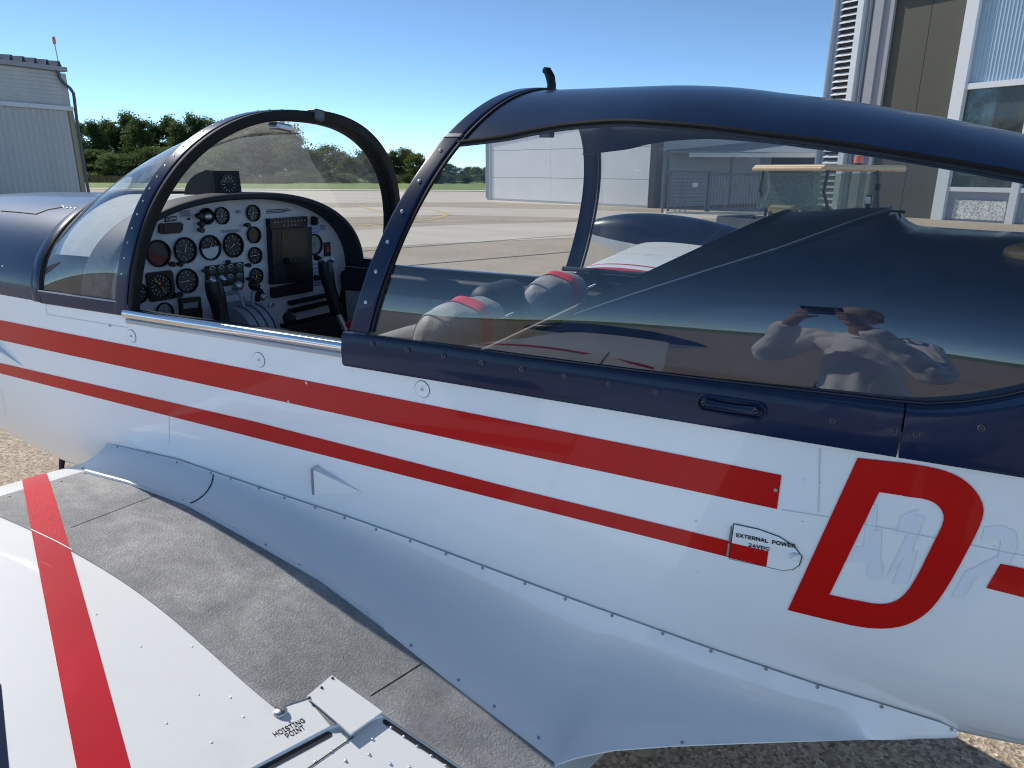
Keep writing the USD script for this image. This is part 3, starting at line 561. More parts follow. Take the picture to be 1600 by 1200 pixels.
P_('quadrant_slots', join([move(trimesh.creation.extrude_polygon(Polygon([(-1.86 + .1012 * math.sin(t), ZS - .155 + .1012 * math.cos(t)) for t in np.linspace(0, 1.5, 12)] + [(-1.86 + .095 * math.sin(t), ZS - .155 + .095 * math.cos(t)) for t in np.linspace(1.5, 0, 12)]), .005, engine='earcut'), np.array([[1, 0, 0], [0, 0, -1], [0, 1, 0]]), (0, y, 0)) for y in (1.585, 1.618, 1.648)]), 'lettering_black', q_, kind='stuff')
P_('lever_knob', move(trimesh.creation.icosphere(2, .022), loc=(-1.74, 1.685, ZS - .10)), 'black_gloss', q_)
fs = P_('fuel_selector', lathe([(.001, 0), (.045, 0), (.045, .012), (.036, .020), (.001, .021)], np.array([-1.76, 1.66, ZS - .175]), [.7, -.3, .65], 24), 'dial_pale', label='pale round fuel selector'); P_('selector_pointer', tube([(-1.765, 1.66, ZS - .158), (-1.745, 1.64, ZS - .152)], .004, 6), 'lettering_black', fs)
P_('red_switches', join([rbox(-1.72, -1.69, 1.93, 1.955, ZS - .235 + .03 * k, ZS - .215 + .03 * k, .004, 8) for k in range(3)] + [rbox(-1.72, -1.60, 1.95, 1.99, ZS - .25, ZS - .20, .006, 8)]), 'marking_red')
P_('under_panel_box', bx(-2.2, -1.955, YC - .46, YC + .46, ZS - .5, ZS - .19), 'cockpit_dark')

# seats: back, head rest with a red band
def seat(y, label):
    s = P_('seat', rbox(-1.62, -1.08, y - .225, y + .225, ZS - .62, ZS - .47, .05), 'leather_grey', label=label)
    R = rotm([0, 1, 0], 17)
    P_('backrest', move(rbox(-.06, .05, -.22, .22, -.30, .285, .05, 20), R, (-1.085, y, ZS - .275)), 'leather_grey', s)
    hc = np.array([-.915, y + .018, ZS - .016]); Rh = rotm([0, 1, 0], 14)
    def roll(ys, g, a=.068, b=.083, half=.162):
        rows_ = []
        for yy in ys:
            q = max(1 - abs(yy / half) ** 3.2, 0) ** .42; t = np.linspace(0, 2 * np.pi, 36, endpoint=False); e = 2 / 2.7
            k = 1 + .022 * np.sin(yy * 75 + 1.5 * np.sin(2 * t)) + .018 * np.sin(3 * t + yy * 28) + .012 * np.sin(7 * t - yy * 50)
            rows_.append(np.stack([(a * q + g) * k * np.sign(np.cos(t)) * np.abs(np.cos(t)) ** e, yy + 0 * t, (b * q + g) * k * np.sign(np.sin(t)) * np.abs(np.sin(t)) ** e], 1) @ Rh.T + hc)
        return grid(np.array(rows_), True, True)
    P_('headrest', roll(np.linspace(-.161, .161, 44), 0), 'leather_grey', s, smooth=60)
    P_('headrest_band', roll(np.linspace(-.020, .030, 8), .0035), 'red_band', s, smooth=60)
    P_('headrest_piping', join([roll(np.linspace(w_ - .002, w_ + .002, 3), .0025) for w_ in (-.125, .125)]), 'leather_grey', s, smooth=60)
    P_('headrest_tag', tube([hc + [-.06, -.10, -.03], hc + [-.085, -.10, -.035]], .014, 12), 'leather_grey', s)
    e = [hc + [.065, .06, .03], hc + [.10, .065, .045], hc + [.10, .085, .05], hc + [.068, .085, .035]]; P_('headrest_buckle', tube(np.array(e), .002, 6), 'steel', s)
seat(1.425, 'left grey leather seat with red head rest band'); seat(1.965, 'right grey leather seat with red head rest band')
P_('centre_console', rbox(-1.5, -.75, 1.655, 1.735, ZS - .62, ZS - .12, .03), 'black_trim')
P_('rear_shelf', rbox(-.86, -.30, YC - .44, YC + .44, ZS - .25, ZS - .09, .04), 'black_trim')
P_('seat_cover', move(rbox(-.05, .05, -.12, .11, -.14, .14, .045, 20), rotm([0, 1, 0], 20), (-1.04, 1.80, ZS - .075)), 'black_trim', label='black folded cover between the two seats')

# ---------------------------------------------------------------- windscreen
def bow(x1, k1, W0, H0, n0, th, g=0.0, dx=0.0):
    th = np.asarray(th, float); c, s = np.cos(th), np.sin(th); h = (H0 + g) * np.abs(s) ** (2 / n0)
    return np.stack([x1 + k1 * h + dx, YC - (W0 + g) * np.sign(c) * np.abs(c) ** (2 / n0), ZS + h], -1)
B1 = lambda th, g=0.0, dx=0.0: bow(-1.7682, .2742, .55, .528, 2.37, th, g, dx)
th = np.linspace(0.0, np.pi, 121)
def sweep2(fn, prof, th): return grid(np.stack([fn(th, g, dx) for g, dx in prof], 1), True, True)
WS = P_('windscreen_bow', sweep2(B1, rnd(-.004, .010, -.040, .010, .35), th), 'navy_paint', smooth=50)
P_('bow_seal', sweep2(B1, rnd(-.020, .0085, .011, .030, .5), th), 'rubber', WS, smooth=50)
P_('bow_lining', sweep2(B1, rnd(-.022, -.005, -.026, .010, .5), th), 'black_trim', WS, smooth=50)
P_('bow_seal_overlap', sweep2(lambda t, g, d: B1(t, g, d), rnd(-.018, .014, .008, .034, .5), np.linspace(np.pi * .515, np.pi * .985, 60)), 'rubber', WS, smooth=50)
P_('bow_latch', move(rbox(-.018, .018, -.02, .02, -.02, .012, .006), rotm([1, 0, 0], -4), B1(np.pi * .512)[()] + [.02, 0, .004]), 'dark_steel', WS)
P_('bow_latch', move(rbox(-.02, .02, -.03, .03, -.012, .008, .006), rotm([1, 0, 0], -6), B1(np.pi * .455)[()] + [.012, 0, -.036]), 'steel', WS)
ths = np.linspace(.12, np.pi - .12, 60)
P_('rivet_heads', join([lathe([(.0005, 0), (.003, 0), (.002, .0018), (.0005, .002)], B1(t, .010, -.018), B1(t, 1.0, 0) - B1(t, 0, 0), 7) for t in np.linspace(.15, 2.9, 40)]), 'steel', WS, kind='stuff')
def wbase(th, up=.0):
    b = fdeck(-2.15, th, 1.0); x = xb(b[:, 1] - YC); return np.array([fdeck(a, np.array([t]), 1.003)[0] for a, t in zip(x, th)]) + [0, 0, up]
th = np.linspace(.0, np.pi, 101); WB, WT = wbase(th), B1(th, -.002, -.030); rowsw = []
for t in np.linspace(0, 1, 26):
    o = np.stack([-.35 * np.sin(th), -np.cos(th), np.sin(th)], 1); rowsw.append(WB * (1 - t) + WT * t + o * (.022 * math.sin(math.pi * t) * np.abs(np.sin(th)) ** .6)[:, None])
P_('windscreen_glass', grid(np.array(rowsw)), 'windscreen_glass', smooth=60)
P_('windscreen_seal', tube(WB, .0075, 8), 'rubber')
def wband(t0, t1, off):
    return slab(np.array([wbase(th) * 1.0 + ([-1.0, 0, 0] * np.ones((len(th), 1))) * d for d in np.linspace(t0, t1, 4)]), off, flip=False)
# a raised fairing strip of the cowling round the glass
fr = []
for d in np.linspace(0, .05, 5):
    b = fdeck(-2.15, th); x = xb(b[:, 1] - YC) - d; fr.append(np.array([fdeck(a, np.array([t]), 1.004 + .006 * math.sin(math.pi * d / .05))[0] for a, t in zip(x, th)]))
P_('windscreen_fairing', slab(np.array(fr), .002, flip=True), 'navy_paint', cowl, smooth=60)
for s in (1, -1):
    yy = YC - s * .549
    P_('windscreen_frame', rbox(-2.155, -1.742, yy - .009, yy + .009, ZS - .004, ZS + .034, .006), 'navy_paint', WS)
    P_('frame_bead', tube([(x, yy - s * .0095, ZS + .034) for x in (-2.145, -1.79)], .0022, 6), 'steel', WS)

# ---------------------------------------------------------------- sliding canopy
h_b = lambda x: .034 + 1.35 * np.clip(np.asarray(x, float) - .02, 0, None) ** 2
h_t = Pch([-1.1, -.851, -.771, -.669, -.563, -.449, -.33, -.221, -.12, -.025, .063, .146, .35, .6], [.42, .434, .446, .456, .459, .453, .443, .430, .416, .400, .384, .368, .325, .26])
xs_c = np.linspace(-.965, .352, 70)
CF = P_('canopy_roof', slab(np.array([[can(x, t) for t in np.linspace(th_of(x, h_t(x)), np.pi - th_of(x, h_t(x) + .006), 41)] for x in np.linspace(-1.0, .36, 70)]), .012, flip=True), 'navy_worn', smooth=50)
for s in (1, -1):
    f_ = (lambda t: t) if s > 0 else (lambda t: np.pi - t)
    Gg = np.array([[can(x, f_(t), -.002) for t in np.linspace(th_of(x, h_b(x)), th_of(x, h_t(x) + (0 if s > 0 else .006)) + .012, 22)] for x in xs_c])
    P_('canopy_window', grid(Gg, flip=s < 0), 'canopy_glass', CF, smooth=60)
    P_('window_seal', tube(np.array([can(x, f_(th_of(x, h_t(x) + (0 if s > 0 else .006)) - .004), .0015) for x in xs_c]), .0042, 6), 'rubber', CF)
    P_('roof_rim', tube(np.array([can(x, f_(th_of(x, h_t(x) + (0 if s > 0 else .006)) - .012), -.004) for x in xs_c]), .0028, 6), 'dark_steel', CF)
# rear fairing of the canopy behind the window
P_('canopy_tail', grid(np.array([[can(x, t) for t in np.linspace(.02, np.pi - .02, 41)] for x in np.linspace(.352, 1.2, 30)]), caps=True), 'navy_paint', CF, smooth=50)
P_('window_rear_frame', grid(np.array([[can(x, t, .001) for x in np.linspace(.05, .36, 26)] for t in [0]] + [[can(x, th_of(x, h_b(x)) * k, .001) for x in np.linspace(.05, .36, 26)] for k in (.25, .5, .75, 1.0)]), flip=True), 'navy_paint', CF, smooth=60)
# front hoop
B2 = lambda th, g=0.0, dx=0.0: can(-1.0154 + np.asarray(dx) + 0 * np.asarray(th), th, g)
th = np.linspace(.06, np.pi - .06, 121)
HP = P_('canopy_hoop', grid(np.stack([can(-1.0154 + d + 0 * th, th, g) for g, d in rnd(-.010, .006, .0, .052, .3)], 1), True, True), 'navy_paint', CF, smooth=50)
P_('hoop_seam', grid(np.stack([can(-1.0154 + .056 + 0 * th, th, g) for g in (-.004, .0035)] + [can(-1.0154 + .062 + 0 * th, th, .0035), can(-1.0154 + .062 + 0 * th, th, -.004)], 1), True, True), 'rubber', CF, smooth=False)
tj = float(th_of(-.96, .43))
for t0 in (tj, np.pi - tj):
    P_('hoop_joint', grid(np.stack([can(-1.0154 + d + 0 * np.linspace(t0, t0 + .02, 4), np.linspace(t0, t0 + .02, 4), g) for g, d in rnd(-.011, .0075, -.001, .053, .3)], 1), True, True), 'dark_steel', CF)
sc = []
for t in [.16, .27, .38, .50, .63, .78]:
    for tt in (t, np.pi - t):
        p = can(-1.0154 + .026, tt, .006); q = can(-1.0154 + .026, tt, 1.006) - p; sc.append(lathe([(.0005, 0), (.0048, 0), (.004, .002), (.0005, .0026)], p, q, 10))
P_('hoop_screws', join(sc), 'steel', CF, kind='stuff')
# rails: broad navy bands low on each side
RY = Pch([-1.2, -.1, .2, .7], [.560, .560, .556, .52])
def rail_y(x): return RY(x)
for s in (1, -1):
    prof = [(-.004, -.034), (.004, -.036), (.009, -.030), (.010, .0), (.006, .030), (.003, .037), (None, .038)]
    def band(x0, x1):
        X_ = np.linspace(x0, x1, 40); return grid(np.array([[[x, YC - s * (float(rail_y(x)) + g if g is not None else float(CW(x)) - .006), ZS + h + max(0, float(h_b(x)) - .036) * (h > .02)] for g, h in prof] for x in X_]), True, True, flip=s < 0)
    rl = P_('canopy_rail', band(-1.018, .040), 'navy_paint', CF, smooth=40); P_('canopy_rail', band(.0425, .62), 'navy_paint', CF, smooth=40)
    rs = [(583, 537), (638, 546.5), (694, 555.5), (754, 566), (816, 576.5), (883, 587), (953, 599), (1026, 611.5), (1301, 657), (1397, 673), (1432, 678), (1533, 669)]
    q = at_plane(rs, [0, 1, 0], [0, YC - .566, 0]); q[:, 1] = YC - s * (rail_y(q[:, 0]) + .0085)
    P_('rail_screws', join([lathe([(.0008, .0025), (.0022, .001), (.0034, .0022), (.0048, .0018), (.0052, -.001), (.0005, -.001)][::-1], p, [0, -s, .12], 12) for p in q]), 'dark_steel', rl, kind='stuff')
    P_('rail_edge_bead', tube([(x, YC - s * (CW(x) + .002), ZS + .039 + max(0, float(h_b(x)) - .036)) for x in np.linspace(-.96, .34, 30)], .0016, 5), 'dark_steel', rl)
# recessed handle
a, b = at_plane([(1103, 629), (1183, 641)], [0, 1, 0], [0, YC - .568, 0]); ya = YC - .5695
def caps_(r, n=14): 
    u = (b - a) / np.linalg.norm(b - a); w = np.array([-u[2], 0, u[0]]); return np.array([b + r * (u * math.cos(t) + w * math.sin(t)) for t in np.linspace(-np.pi / 2, np.pi / 2, n)] + [a - r * (u * math.cos(t) + w * math.sin(t)) for t in np.linspace(-np.pi / 2, np.pi / 2, n)]) * [1, 0, 1] + [0, ya, 0]
rim = caps_(.0125); hd = P_('canopy_handle', tube(np.vstack([rim, rim[:1]]) - [0, .002, 0], .0028, 8), 'navy_paint', CF, label='oblong recessed navy pull handle on the left rail')
P_('handle_bar', tube(np.linspace(a, b, 8) * [1, 0, 1] + [0, ya - .004, 0], [.0085, .0075, .0065, .006, .006, .0065, .0075, .0085], 12), 'navy_paint', hd)
P_('handle_screw', join([lathe([(.0015, .0), (.0035, -.002), (.005, .001), (.0055, -.002), (.0005, -.003)][::-1], p * [1, 0, 1] + [0, ya - .012, 0], [0, -1, 0], 12) for p in (a, b)]), 'dark_steel', hd, kind='stuff')
# antenna and small fittings
ap = np.array([-.806, YC, ZS + CH(-.98) + .004])
an = P_('roof_antenna', tube([ap + [0, 0, -.01], ap + [.002, 0, .012], ap + [-.002, 0, .030], ap + [-.010, 0, .044], ap + [-.020, 0, .047]], [.013, .011, .0115, .0105, .007], 12), 'black_gloss', CF, label='small black hooked vent post on the canopy roof')
P_('antenna_foot', lathe([(.001, 0), (.020, 0), (.017, .006), (.001, .007)], ap + [0, 0, -.004], [0, 0, 1], 18), 'steel', an)
P_('roof_tab', bx(-.885, -.855, YC + .10, YC + .13, ZS + .455, ZS + .53), 'dark_steel', CF)
for s in (1,):        # latch block on the far rail
    yy = YC + s * .53
    blk = P_('rail_latch', rbox(-.90, -.865, yy - .012, yy + .012, ZS + .0, ZS + .060, .004), 'black_trim', CF)
    P_('rail_tube', tube([(-1.0, yy, ZS + .052), (-.62, yy, ZS + .052)], .008, 8), 'dark_steel', CF)

# ---------------------------------------------------------------- rear deck under the canopy
DW = Pch([-.8, -.4, 0, .8, 2.0, 3.0], [.43, .47, .50, .44, .25, .09]); DH = Pch([-.8, -.226, -.05, -.015, .02, .3, 1.0, 2.0, 3.0], [.272, .282, .296, .296, .268, .258, .20, .12, .07])
def deck(t, th, x0, x1):
    """From the sloping front edge (t = 0) to the tail."""
    c, s = np.cos(th), np.sin(th); n = 2.1; hh = np.abs(s) ** (2 / n); x = x0 + hh * x1; X_ = x + (3.0 - x) * t ** 1.6
    return np.stack([X_, YC - DW(X_) * np.sign(c) * np.abs(c) ** (2 / n), ZS + DH(X_) * hh - .002], -1)
th = np.linspace(.0, np.pi, 91)
DK = P_('rear_deck', grid(np.array([deck(t, th, -.745, .52) for t in np.r_[np.linspace(0, .5, 50), np.linspace(.53, 1, 20)]])), 'navy_worn', smooth=50)
tr = []
for t in np.linspace(0, 1, 8):
    c, s = np.cos(th), np.sin(th); hh = np.abs(s) ** (2 / 2.1); x = -.745 + hh * (.52 + .20 * t * hh ** 1.2)
    tr.append(np.stack([x, YC - (DW(x) + .003) * np.sign(c) * np.abs(c) ** (2 / 2.1), ZS + (DH(x) + .003) * hh], -1))
P_('deck_front_trim', slab(np.array(tr), .003, flip=True), 'deck_trim', DK, smooth=50)
P_('trim_seam', tube(tr[-1][6:-6] + [0, 0, .003], .0015, 6), 'pedestal_grey', DK)
P_('deck_edge_pad', tube(tr[0] + [-.004, 0, -.004], .010, 10), 'black_trim', DK)
P_('deck_bulkhead', (lambda e: (np.vstack([e, [[-.40, YC, ZS - .1]]]), np.array([[i, i + 1, len(e)] for i in range(len(e) - 1)])))(tr[0] + [.012, 0, -.004]), 'cockpit_dark', DK, smooth=False)
dl = hit(grid(np.array([deck(t, th, -.745, .52) for t in np.linspace(0, .6, 60)])), [(1590, 399), (1357, 331), (1390, 330)])[0]
L_ = P_('deck_lamp', move(trimesh.creation.icosphere(3, 1), np.diag([.034, .022, .017]), dl[0] + [.012, 0, .004]), 'amber', DK, smooth=True, label='oval amber lamp lens on the navy rear deck')
cl = np.array([-.07, YC, ZS + .29]); ck = P_('deck_clip', tube([cl, cl + [0, 0, .022]], .004, 8), 'black_gloss', DK); P_('clip_head', rbox(*(np.repeat(cl, 2) + [-.007, .007, -.006, .006, .014, .034]), .003, 8), 'steel', ck)
for i in range(10): P_('deck_bead', tube([cl + [.012 + .006 * i, .02, .003], cl + [.015 + .006 * i, -.02, .003]], .003, 5), 'black_trim', DK)

# ---------------------------------------------------------------- wings
def wing_mesh(side):
    qs = (1 - np.cos(np.linspace(0, np.pi, 45))) / 2; S = np.r_[np.linspace(.30, 1.9, 34), np.linspace(2.0, 3.85, 16)]; Gw = []
    for s in S:
        c, x0 = w_chord(s), w_xle(s); up = [(x0 + q * c, YC - side * s, w_mid(s, q) + c * .128 * naca(q)) for q in qs]; lo = [(x0 + q * c, YC - side * s, w_mid(s, q) - c * .075 * naca(q)) for q in qs[::-1]]
        Gw.append(up + lo)
    return grid(np.array(Gw), True, True, flip=side > 0)
WL = P_('wing', wing_mesh(1), 'white_wing', smooth=50, label='near wing with walkway, red stripe and flap'); WR = P_('wing', wing_mesh(-1), 'white_wing', smooth=50, label='far wing seen through the canopy')
wp = lambda L, step=20: [tuple(q) for q in on_wing(dense(L, step, False))]
def wsheet(poly, off, m, name, parent, cell=.06, thick=0.0, **k): return P_(name, sheet(poly, wing_lift(off), cell, thick), m, parent, smooth=50, **k)
# main skin ahead of the flap: one step up from the flap
wx = lambda *L: [tuple(q) for q in on_wing(list(L))]
gapA, gapB, gapC, gapD = wx((390, 1201), (516, 1134), (598, 1117), (722, 1201))
uA = (np.array(gapB) - gapA) / np.linalg.norm(np.array(gapB) - gapA); uD = (np.array(gapD) - gapC) / np.linalg.norm(np.array(gapD) - gapC)
far = np.array(gapA) - uA * 1.6
le = [(float(w_xle(YC - y)) + .012, y) for y in np.linspace(-.6, 1.30, 26)]
root_r = wp([(110, 733), (200, 757), (290, 790), (380, 840), (500, 910), (600, 985), (700, 1065), (790, 1134), (866, 1192)])
gE = np.array(gapC) + uD * ((-.372 - gapC[0]) / uD[0])
skin = Polygon(le + [(x + .0, y + .05) for x, y in root_r[1:]] + [tuple(gE), gapC, gapB, gapA, tuple(far), (-1.2, -.62)]).buffer(0)
SK = wsheet(skin, .008, 'white_wing', 'wing_skin', WL, .06, .007)
# anti-slip walkway
wk_out = wp(smoothed([(-30, 797), (0, 808), (90, 850), (200, 915), (290, 985), (380, 1065), (432, 1108)], 50)); wk_in = root_r[1:]
wk = Polygon(wx((-40, 790)) + wk_out + wp([(432, 1108), (481, 1092)]) + [gapB, gapC, tuple(gE)] + wk_in[::-1] + wp([(130, 737), (0, 776)]) + wx((-40, 787))).buffer(0).intersection(skin)
wsheet(wk, .0094, 'walkway', 'walkway', SK, .05, .0012)
for pxs in ([(580, 1088), (659, 1038)],): wsheet(LineString(wp(pxs)).buffer(.0011), .0100, 'rubber', 'walkway_joint', SK)
for pxs in ([(112, 825), (250, 772)],): wsheet(LineString(wp(pxs)).buffer(.0009), .0099, 'dial_grey', 'walkway_joint', SK)
P_('wing_edge_bead', tube(wing_lift(.012)(np.array([(x + .0, y + .004) for x, y in root_r[1:26]]), 0), np.linspace(.006, .003, len(root_r[1:26])), 8), 'white_wing', SK)
# chordwise red stripe, plain where it crosses paint and gritty on the walkway
ra = np.array(wx((35, 748), (120, 1200), (73, 741), (204, 1200))); e0, e1 = ra[1] - ra[0], ra[3] - ra[2]
st = Polygon([ra[0] - e0 * .02, ra[1] + e0 * .5, ra[3] + e1 * .5, ra[2] - e1 * .02]).intersection(skin)
wsheet(st.difference(wk), .0100, 'red_wing', 'wing_stripe', SK, .05, .0016); wsheet(st.intersection(wk), .0103, 'red_grip', 'wing_stripe', SK, .05, .0016, label='gritty part of the red stripe on the walkway')
nv = Polygon([(-1.08, .40), (-.7, .24), (-.7, -.62), (-1.9, -.62), (-1.9, .62)])
b0 = np.array(wx((2, 1075), (14, 1200))); ev = b0[1] - b0[0]
wsheet(Polygon([b0[0] - ev * .05, b0[0] - ev * .05 + [-.25, -.25], b0[1] + ev * .5 + [-.25, -.5], b0[1] + ev * .5]).intersection(skin), .0098, 'navy_paint', 'wing_stripe', SK, .05, .0012, label='navy marking at the outer edge of the wing')
wsheet(LineString(wp([(48, 828), (90, 848), (112, 860)])).buffer(.0016), .0106, 'white_wing', 'walkway_joint', SK, label='thin raised white paint edge')
# flap panels behind the gap
fl = Polygon([tuple(np.array(gapA) - uA * 1.5 + np.array([.016, .004])), tuple(np.array(gapB) + np.array([.016, .002])), tuple(np.array(gapB) + np.array([.30, -.11])), tuple(np.array(gapA) - uA * 1.5 + np.array([.30, -.11]))])
FLP = wsheet(Polygon([tuple(np.array(gapA) - uA * 1.5), gapB, gapC, tuple(gE), (-.36, .3), (-.33, -.6)]).buffer(0), .0012, 'white_wing', 'flap', WL, .06, .001)
wsheet(LineString(wp([(400, 1203), (513, 1143)])).buffer(.006), .0022, 'lettering_black', 'flap_gap', FLP); wsheet(LineString(wp([(552, 1147), (474, 1201)])).buffer(.0012), .0024, 'lettering_black', 'flap_gap', FLP); wsheet(LineString(wp([(603, 1124), (728, 1207)])).buffer(.006), .0022, 'lettering_black', 'flap_gap', FLP)
rv = on_wing([(541, 1159), (518, 1175), (493, 1191), (582, 1156), (577, 1180), (611, 1138), (631, 1152), (652, 1167), (674, 1182), (696, 1197), (540, 1190), (610, 1195), (640, 1200)], 0)
bumps = lambda q, off, r=.0032: join([lathe([(.0004, .0018), (r * .7, .0012), (r, -.001), (.0004, -.001)][::-1], wing_lift(off)(np.array([k]), 0)[0], [0, .05, 1], 9) for k in q])
P_('flap_rivets', bumps(rv, .0022), 'steel', FLP, kind='stuff')
pc = wx((480, 1093), (519, 1060), (598, 1117), (548, 1152)); PLT = wsheet(Polygon(pc), .0155, 'white_wing', 'cover_plate', SK, .05, .004, label='square white cover plate at the walkway edge')
P_('plate_screws', bumps(on_wing([(484, 1096), (503, 1080), (520, 1065)]), .0165, .003), 'lettering_black', PLT, kind='stuff')
hp_ = wing_lift(.008)(on_wing([(438, 1114)]), 0)[0]
HS = P_('hoisting_stud', move(trimesh.creation.icosphere(3, 1), np.diag([.0125, .0125, .007]), hp_ + [0, 0, .002]), 'steel', SK, smooth=True, label='round slotted hoisting stud')
P_('stud_slot', bx(hp_[0] - .010, hp_[0] + .010, hp_[1] - .0016, hp_[1] + .0016, hp_[2] + .006, hp_[2] + .0098), 'dark_steel', HS)
def wing_text(txt, p0, p1, height, parent):
    a_, b_ = on_wing([p0, p1]); t = meshkit.text_mesh(txt, 1.0, .01); v, f = np.array(t.vertices), np.array(t.faces); L = np.linalg.norm(b_ - a_); u = (b_ - a_) / L; w = np.array([-u[1], u[0]])
    w = w if w @ np.array([-1, .6]) > 0 else -w; uv = a_ + np.outer(v[:, 0] * L / v[:, 0].max(), u) + np.outer(v[:, 1] * height, w); top = v[:, 2] > .005
    return P_('lettering', (np.where(top[:, None], wing_lift(.0088)(uv, 0), wing_lift(.008)(uv, 0)), f), 'lettering_black', parent, smooth=False)
wing_text('HOISTING', (430, 1152), (478, 1128), .0098, SK); wing_text('POINT', (449, 1154), (478, 1139), .0098, SK)
wq = on_wing([(15, 777), (96, 753), (132, 741)]); P_('wing_screws', bumps(wq, .0098, .0026), 'dark_steel', SK, kind='stuff')
dn = on_wing([(300, 1010), (150, 960), (220, 1010), (380, 1120), (330, 1160), (360, 1090), (260, 1130), (310, 1085)]); P_('wing_dents', bumps(dn, .0078, .0026), 'white_wing', SK, kind='stuff')
# right wing stripes and left wing outer stripes (they show through and in the canopy)
def wing_right(uv, off): return np.stack([uv[:, 0], uv[:, 1], wing_z(uv[:, 0], uv[:, 1]) + off], 1)
for s0, s1 in ((2.66, 2.80), (2.90, 2.925)):
    pg = lambda sg: Polygon([(w_xle(s0) + .02, YC + sg * s0), (w_xle(s0) + 1.5, YC + sg * s0), (w_xle(s0) + 1.5, YC + sg * s1), (w_xle(s1) + .02, YC + sg * s1)])
    P_('wing_stripe', sheet(pg(1), lambda uv, d: wing_right(uv, .0012), .06), 'red_wing', WR, smooth=50)
P_('wing_stripe', sheet(Polygon([(w_xle(1.9) + .03, YC - 2.5), (-.75, YC - 2.5), (-.75, YC - 2.56), (w_xle(1.9) + .03, YC - 2.56)]), lambda uv, d: wing_right(uv, .0012), .08), 'red_wing', WL, smooth=50)
P_('wing_rivets', join([lathe([(.0004, .004), (.004, .002), (.005, -.001), (.0004, -.001)][::-1], wing_right(np.array([[x, 5.0 + .03 * math.sin(x * 9)]]), 0)[0], [0, 0, 1], 8) for x in np.linspace(-1.9, -1.2, 22)]), 'steel', WR, kind='stuff')
# tip tanks
def tank(sg):
    c = np.array([0, YC + sg * 3.98, 1.145]); L0, L1 = -2.36, -.52; t = np.linspace(0, 1, 40); a = np.linspace(0, 2 * np.pi, 40, endpoint=False)
    r = .205 * np.sin(np.pi * np.clip(t, 0, 1) ** .80) ** .66; r[0] = r[-1] = .003; half = []
    for lo, hi, m in ((-.2, np.pi + .2, 'navy_paint'), (np.pi + .2, 2 * np.pi - .2, 'white_paint')):
        aa = np.linspace(lo, hi, 26); half.append((np.array([[(L0 + (L1 - L0) * q, c[1] + k * math.cos(b), c[2] + k * math.sin(b) - .15 * (q - .3)) for b in aa] for q, k in zip(t, r)]), m))
    par = WL if sg < 0 else WR
    T = P_('tip_tank', grid(half[0][0]), half[0][1], par, smooth=60); P_('tank_underside', grid(half[1][0]), half[1][1], T, smooth=60)
    P_('tank_cap', lathe([(.001, 0), (.022, 0), (.018, .012), (.001, .014)], c + [-1.78, -sg * .14, .085], [0, 0, 1], 16), 'chrome', T)
tank(1); tank(-1)
# fillets between wing and fuselage
fu = on_side(dense([(112, 690), (132, 685), (185, 696), (278, 717), (331, 735), (446, 774), (540, 805), (642, 841), (755, 883), (884, 931), (957, 957), (1111, 1012), (1277, 1068), (1377, 1098), (1470, 1127), (1494, 1140)], 20, False))
lo1 = wing_lift(.004)(on_wing(dense([(110, 733), (200, 757), (290, 790), (380, 840), (500, 910), (600, 985), (700, 1065), (790, 1134), (868, 1194)], 20, False)), 0)
p0, p1 = lo1[-1], np.array([fu[-1][0], YC - side_w(np.array([fu[-1][0]]), np.array([ZS - fu[-1][1]]))[0] - .004, fu[-1][1]])
nv_ = np.cross(p1 - p0, [0, 0, 1]); lo2 = at_plane(dense([(900, 1186), (955, 1174), (1050, 1167), (1200, 1161), (1350, 1156), (1488, 1149)], 20, False), nv_, p0)
low = np.vstack([lo1, lo2]); low = low[np.argsort(low[:, 0])]; fu = fu[np.argsort(fu[:, 0])]
x0f = max(low[0, 0], fu[0, 0]); xf = np.linspace(x0f, fu[-1, 0], 70)
zf = np.interp(xf, fu[:, 0], fu[:, 1]); yf = YC - side_w(xf, ZS - zf) - .0035
yl, zl = np.interp(xf, low[:, 0], low[:, 1]), np.interp(xf, low[:, 0], low[:, 2])
Gf_ = []
for t in np.linspace(0, 1, 18):
    yc_, zc_ = yf - .012 - .10 * np.maximum(yf - yl - .1, 0), zl + .012 + .12 * np.maximum(zf - zl - .1, 0)
    y = (1 - t) ** 2 * yf + 2 * t * (1 - t) * yc_ + t * t * yl; z = (1 - t) ** 2 * zf + 2 * t * (1 - t) * zc_ + t * t * zl; Gf_.append(np.stack([xf, y, z], 1))
Gf_ = np.array(Gf_); FL = P_('wing_fillet', slab(Gf_, .003), 'white_paint', smooth=50); P_('wing_fillet', mir(slab(Gf_, .003)), 'white_paint', smooth=50)
edge = np.stack([xf, yf - .001, zf], 1); P_('fillet_edge', tube(edge, .0009, 5), 'faded_white', FL)
fm = grid(Gf_)
def fil_pts(L): 
    h, n = hit(fm, L); ok = ~np.isnan(h[:, 0]); return h[ok], n[ok]
def screws(par, L, r=.0040):
    h, n = fil_pts(L); P_('fillet_screws', join([lathe([(.0006, .0016), (r * .45, .0004), (r * .8, .0016), (r, -.001), (.0006, -.002)][::-1], p + q * .003, q, 9) for p, q in zip(h, n)]), 'screw_grey', par, kind='stuff')
screws(FL, [(130, 689), (185, 699), (232, 708), (278, 723), (331, 739), (362, 748), (406, 763), (446, 778), (494, 793), (540, 809), (589, 827), (642, 845), (698, 865), (755, 887), (821, 911), (884, 935), (957, 961), (1036, 989), (1111, 1016), (1197, 1044), (1277, 1072), (1377, 1103), (1484, 1140),
            (130, 733), (160, 742), (213, 757), (285, 783), (325, 804), (365, 827), (415, 853), (467, 885), (518, 920), (573, 960), (642, 1010), (716, 1064), (772, 1105), (841, 1154), (1066, 1162)])
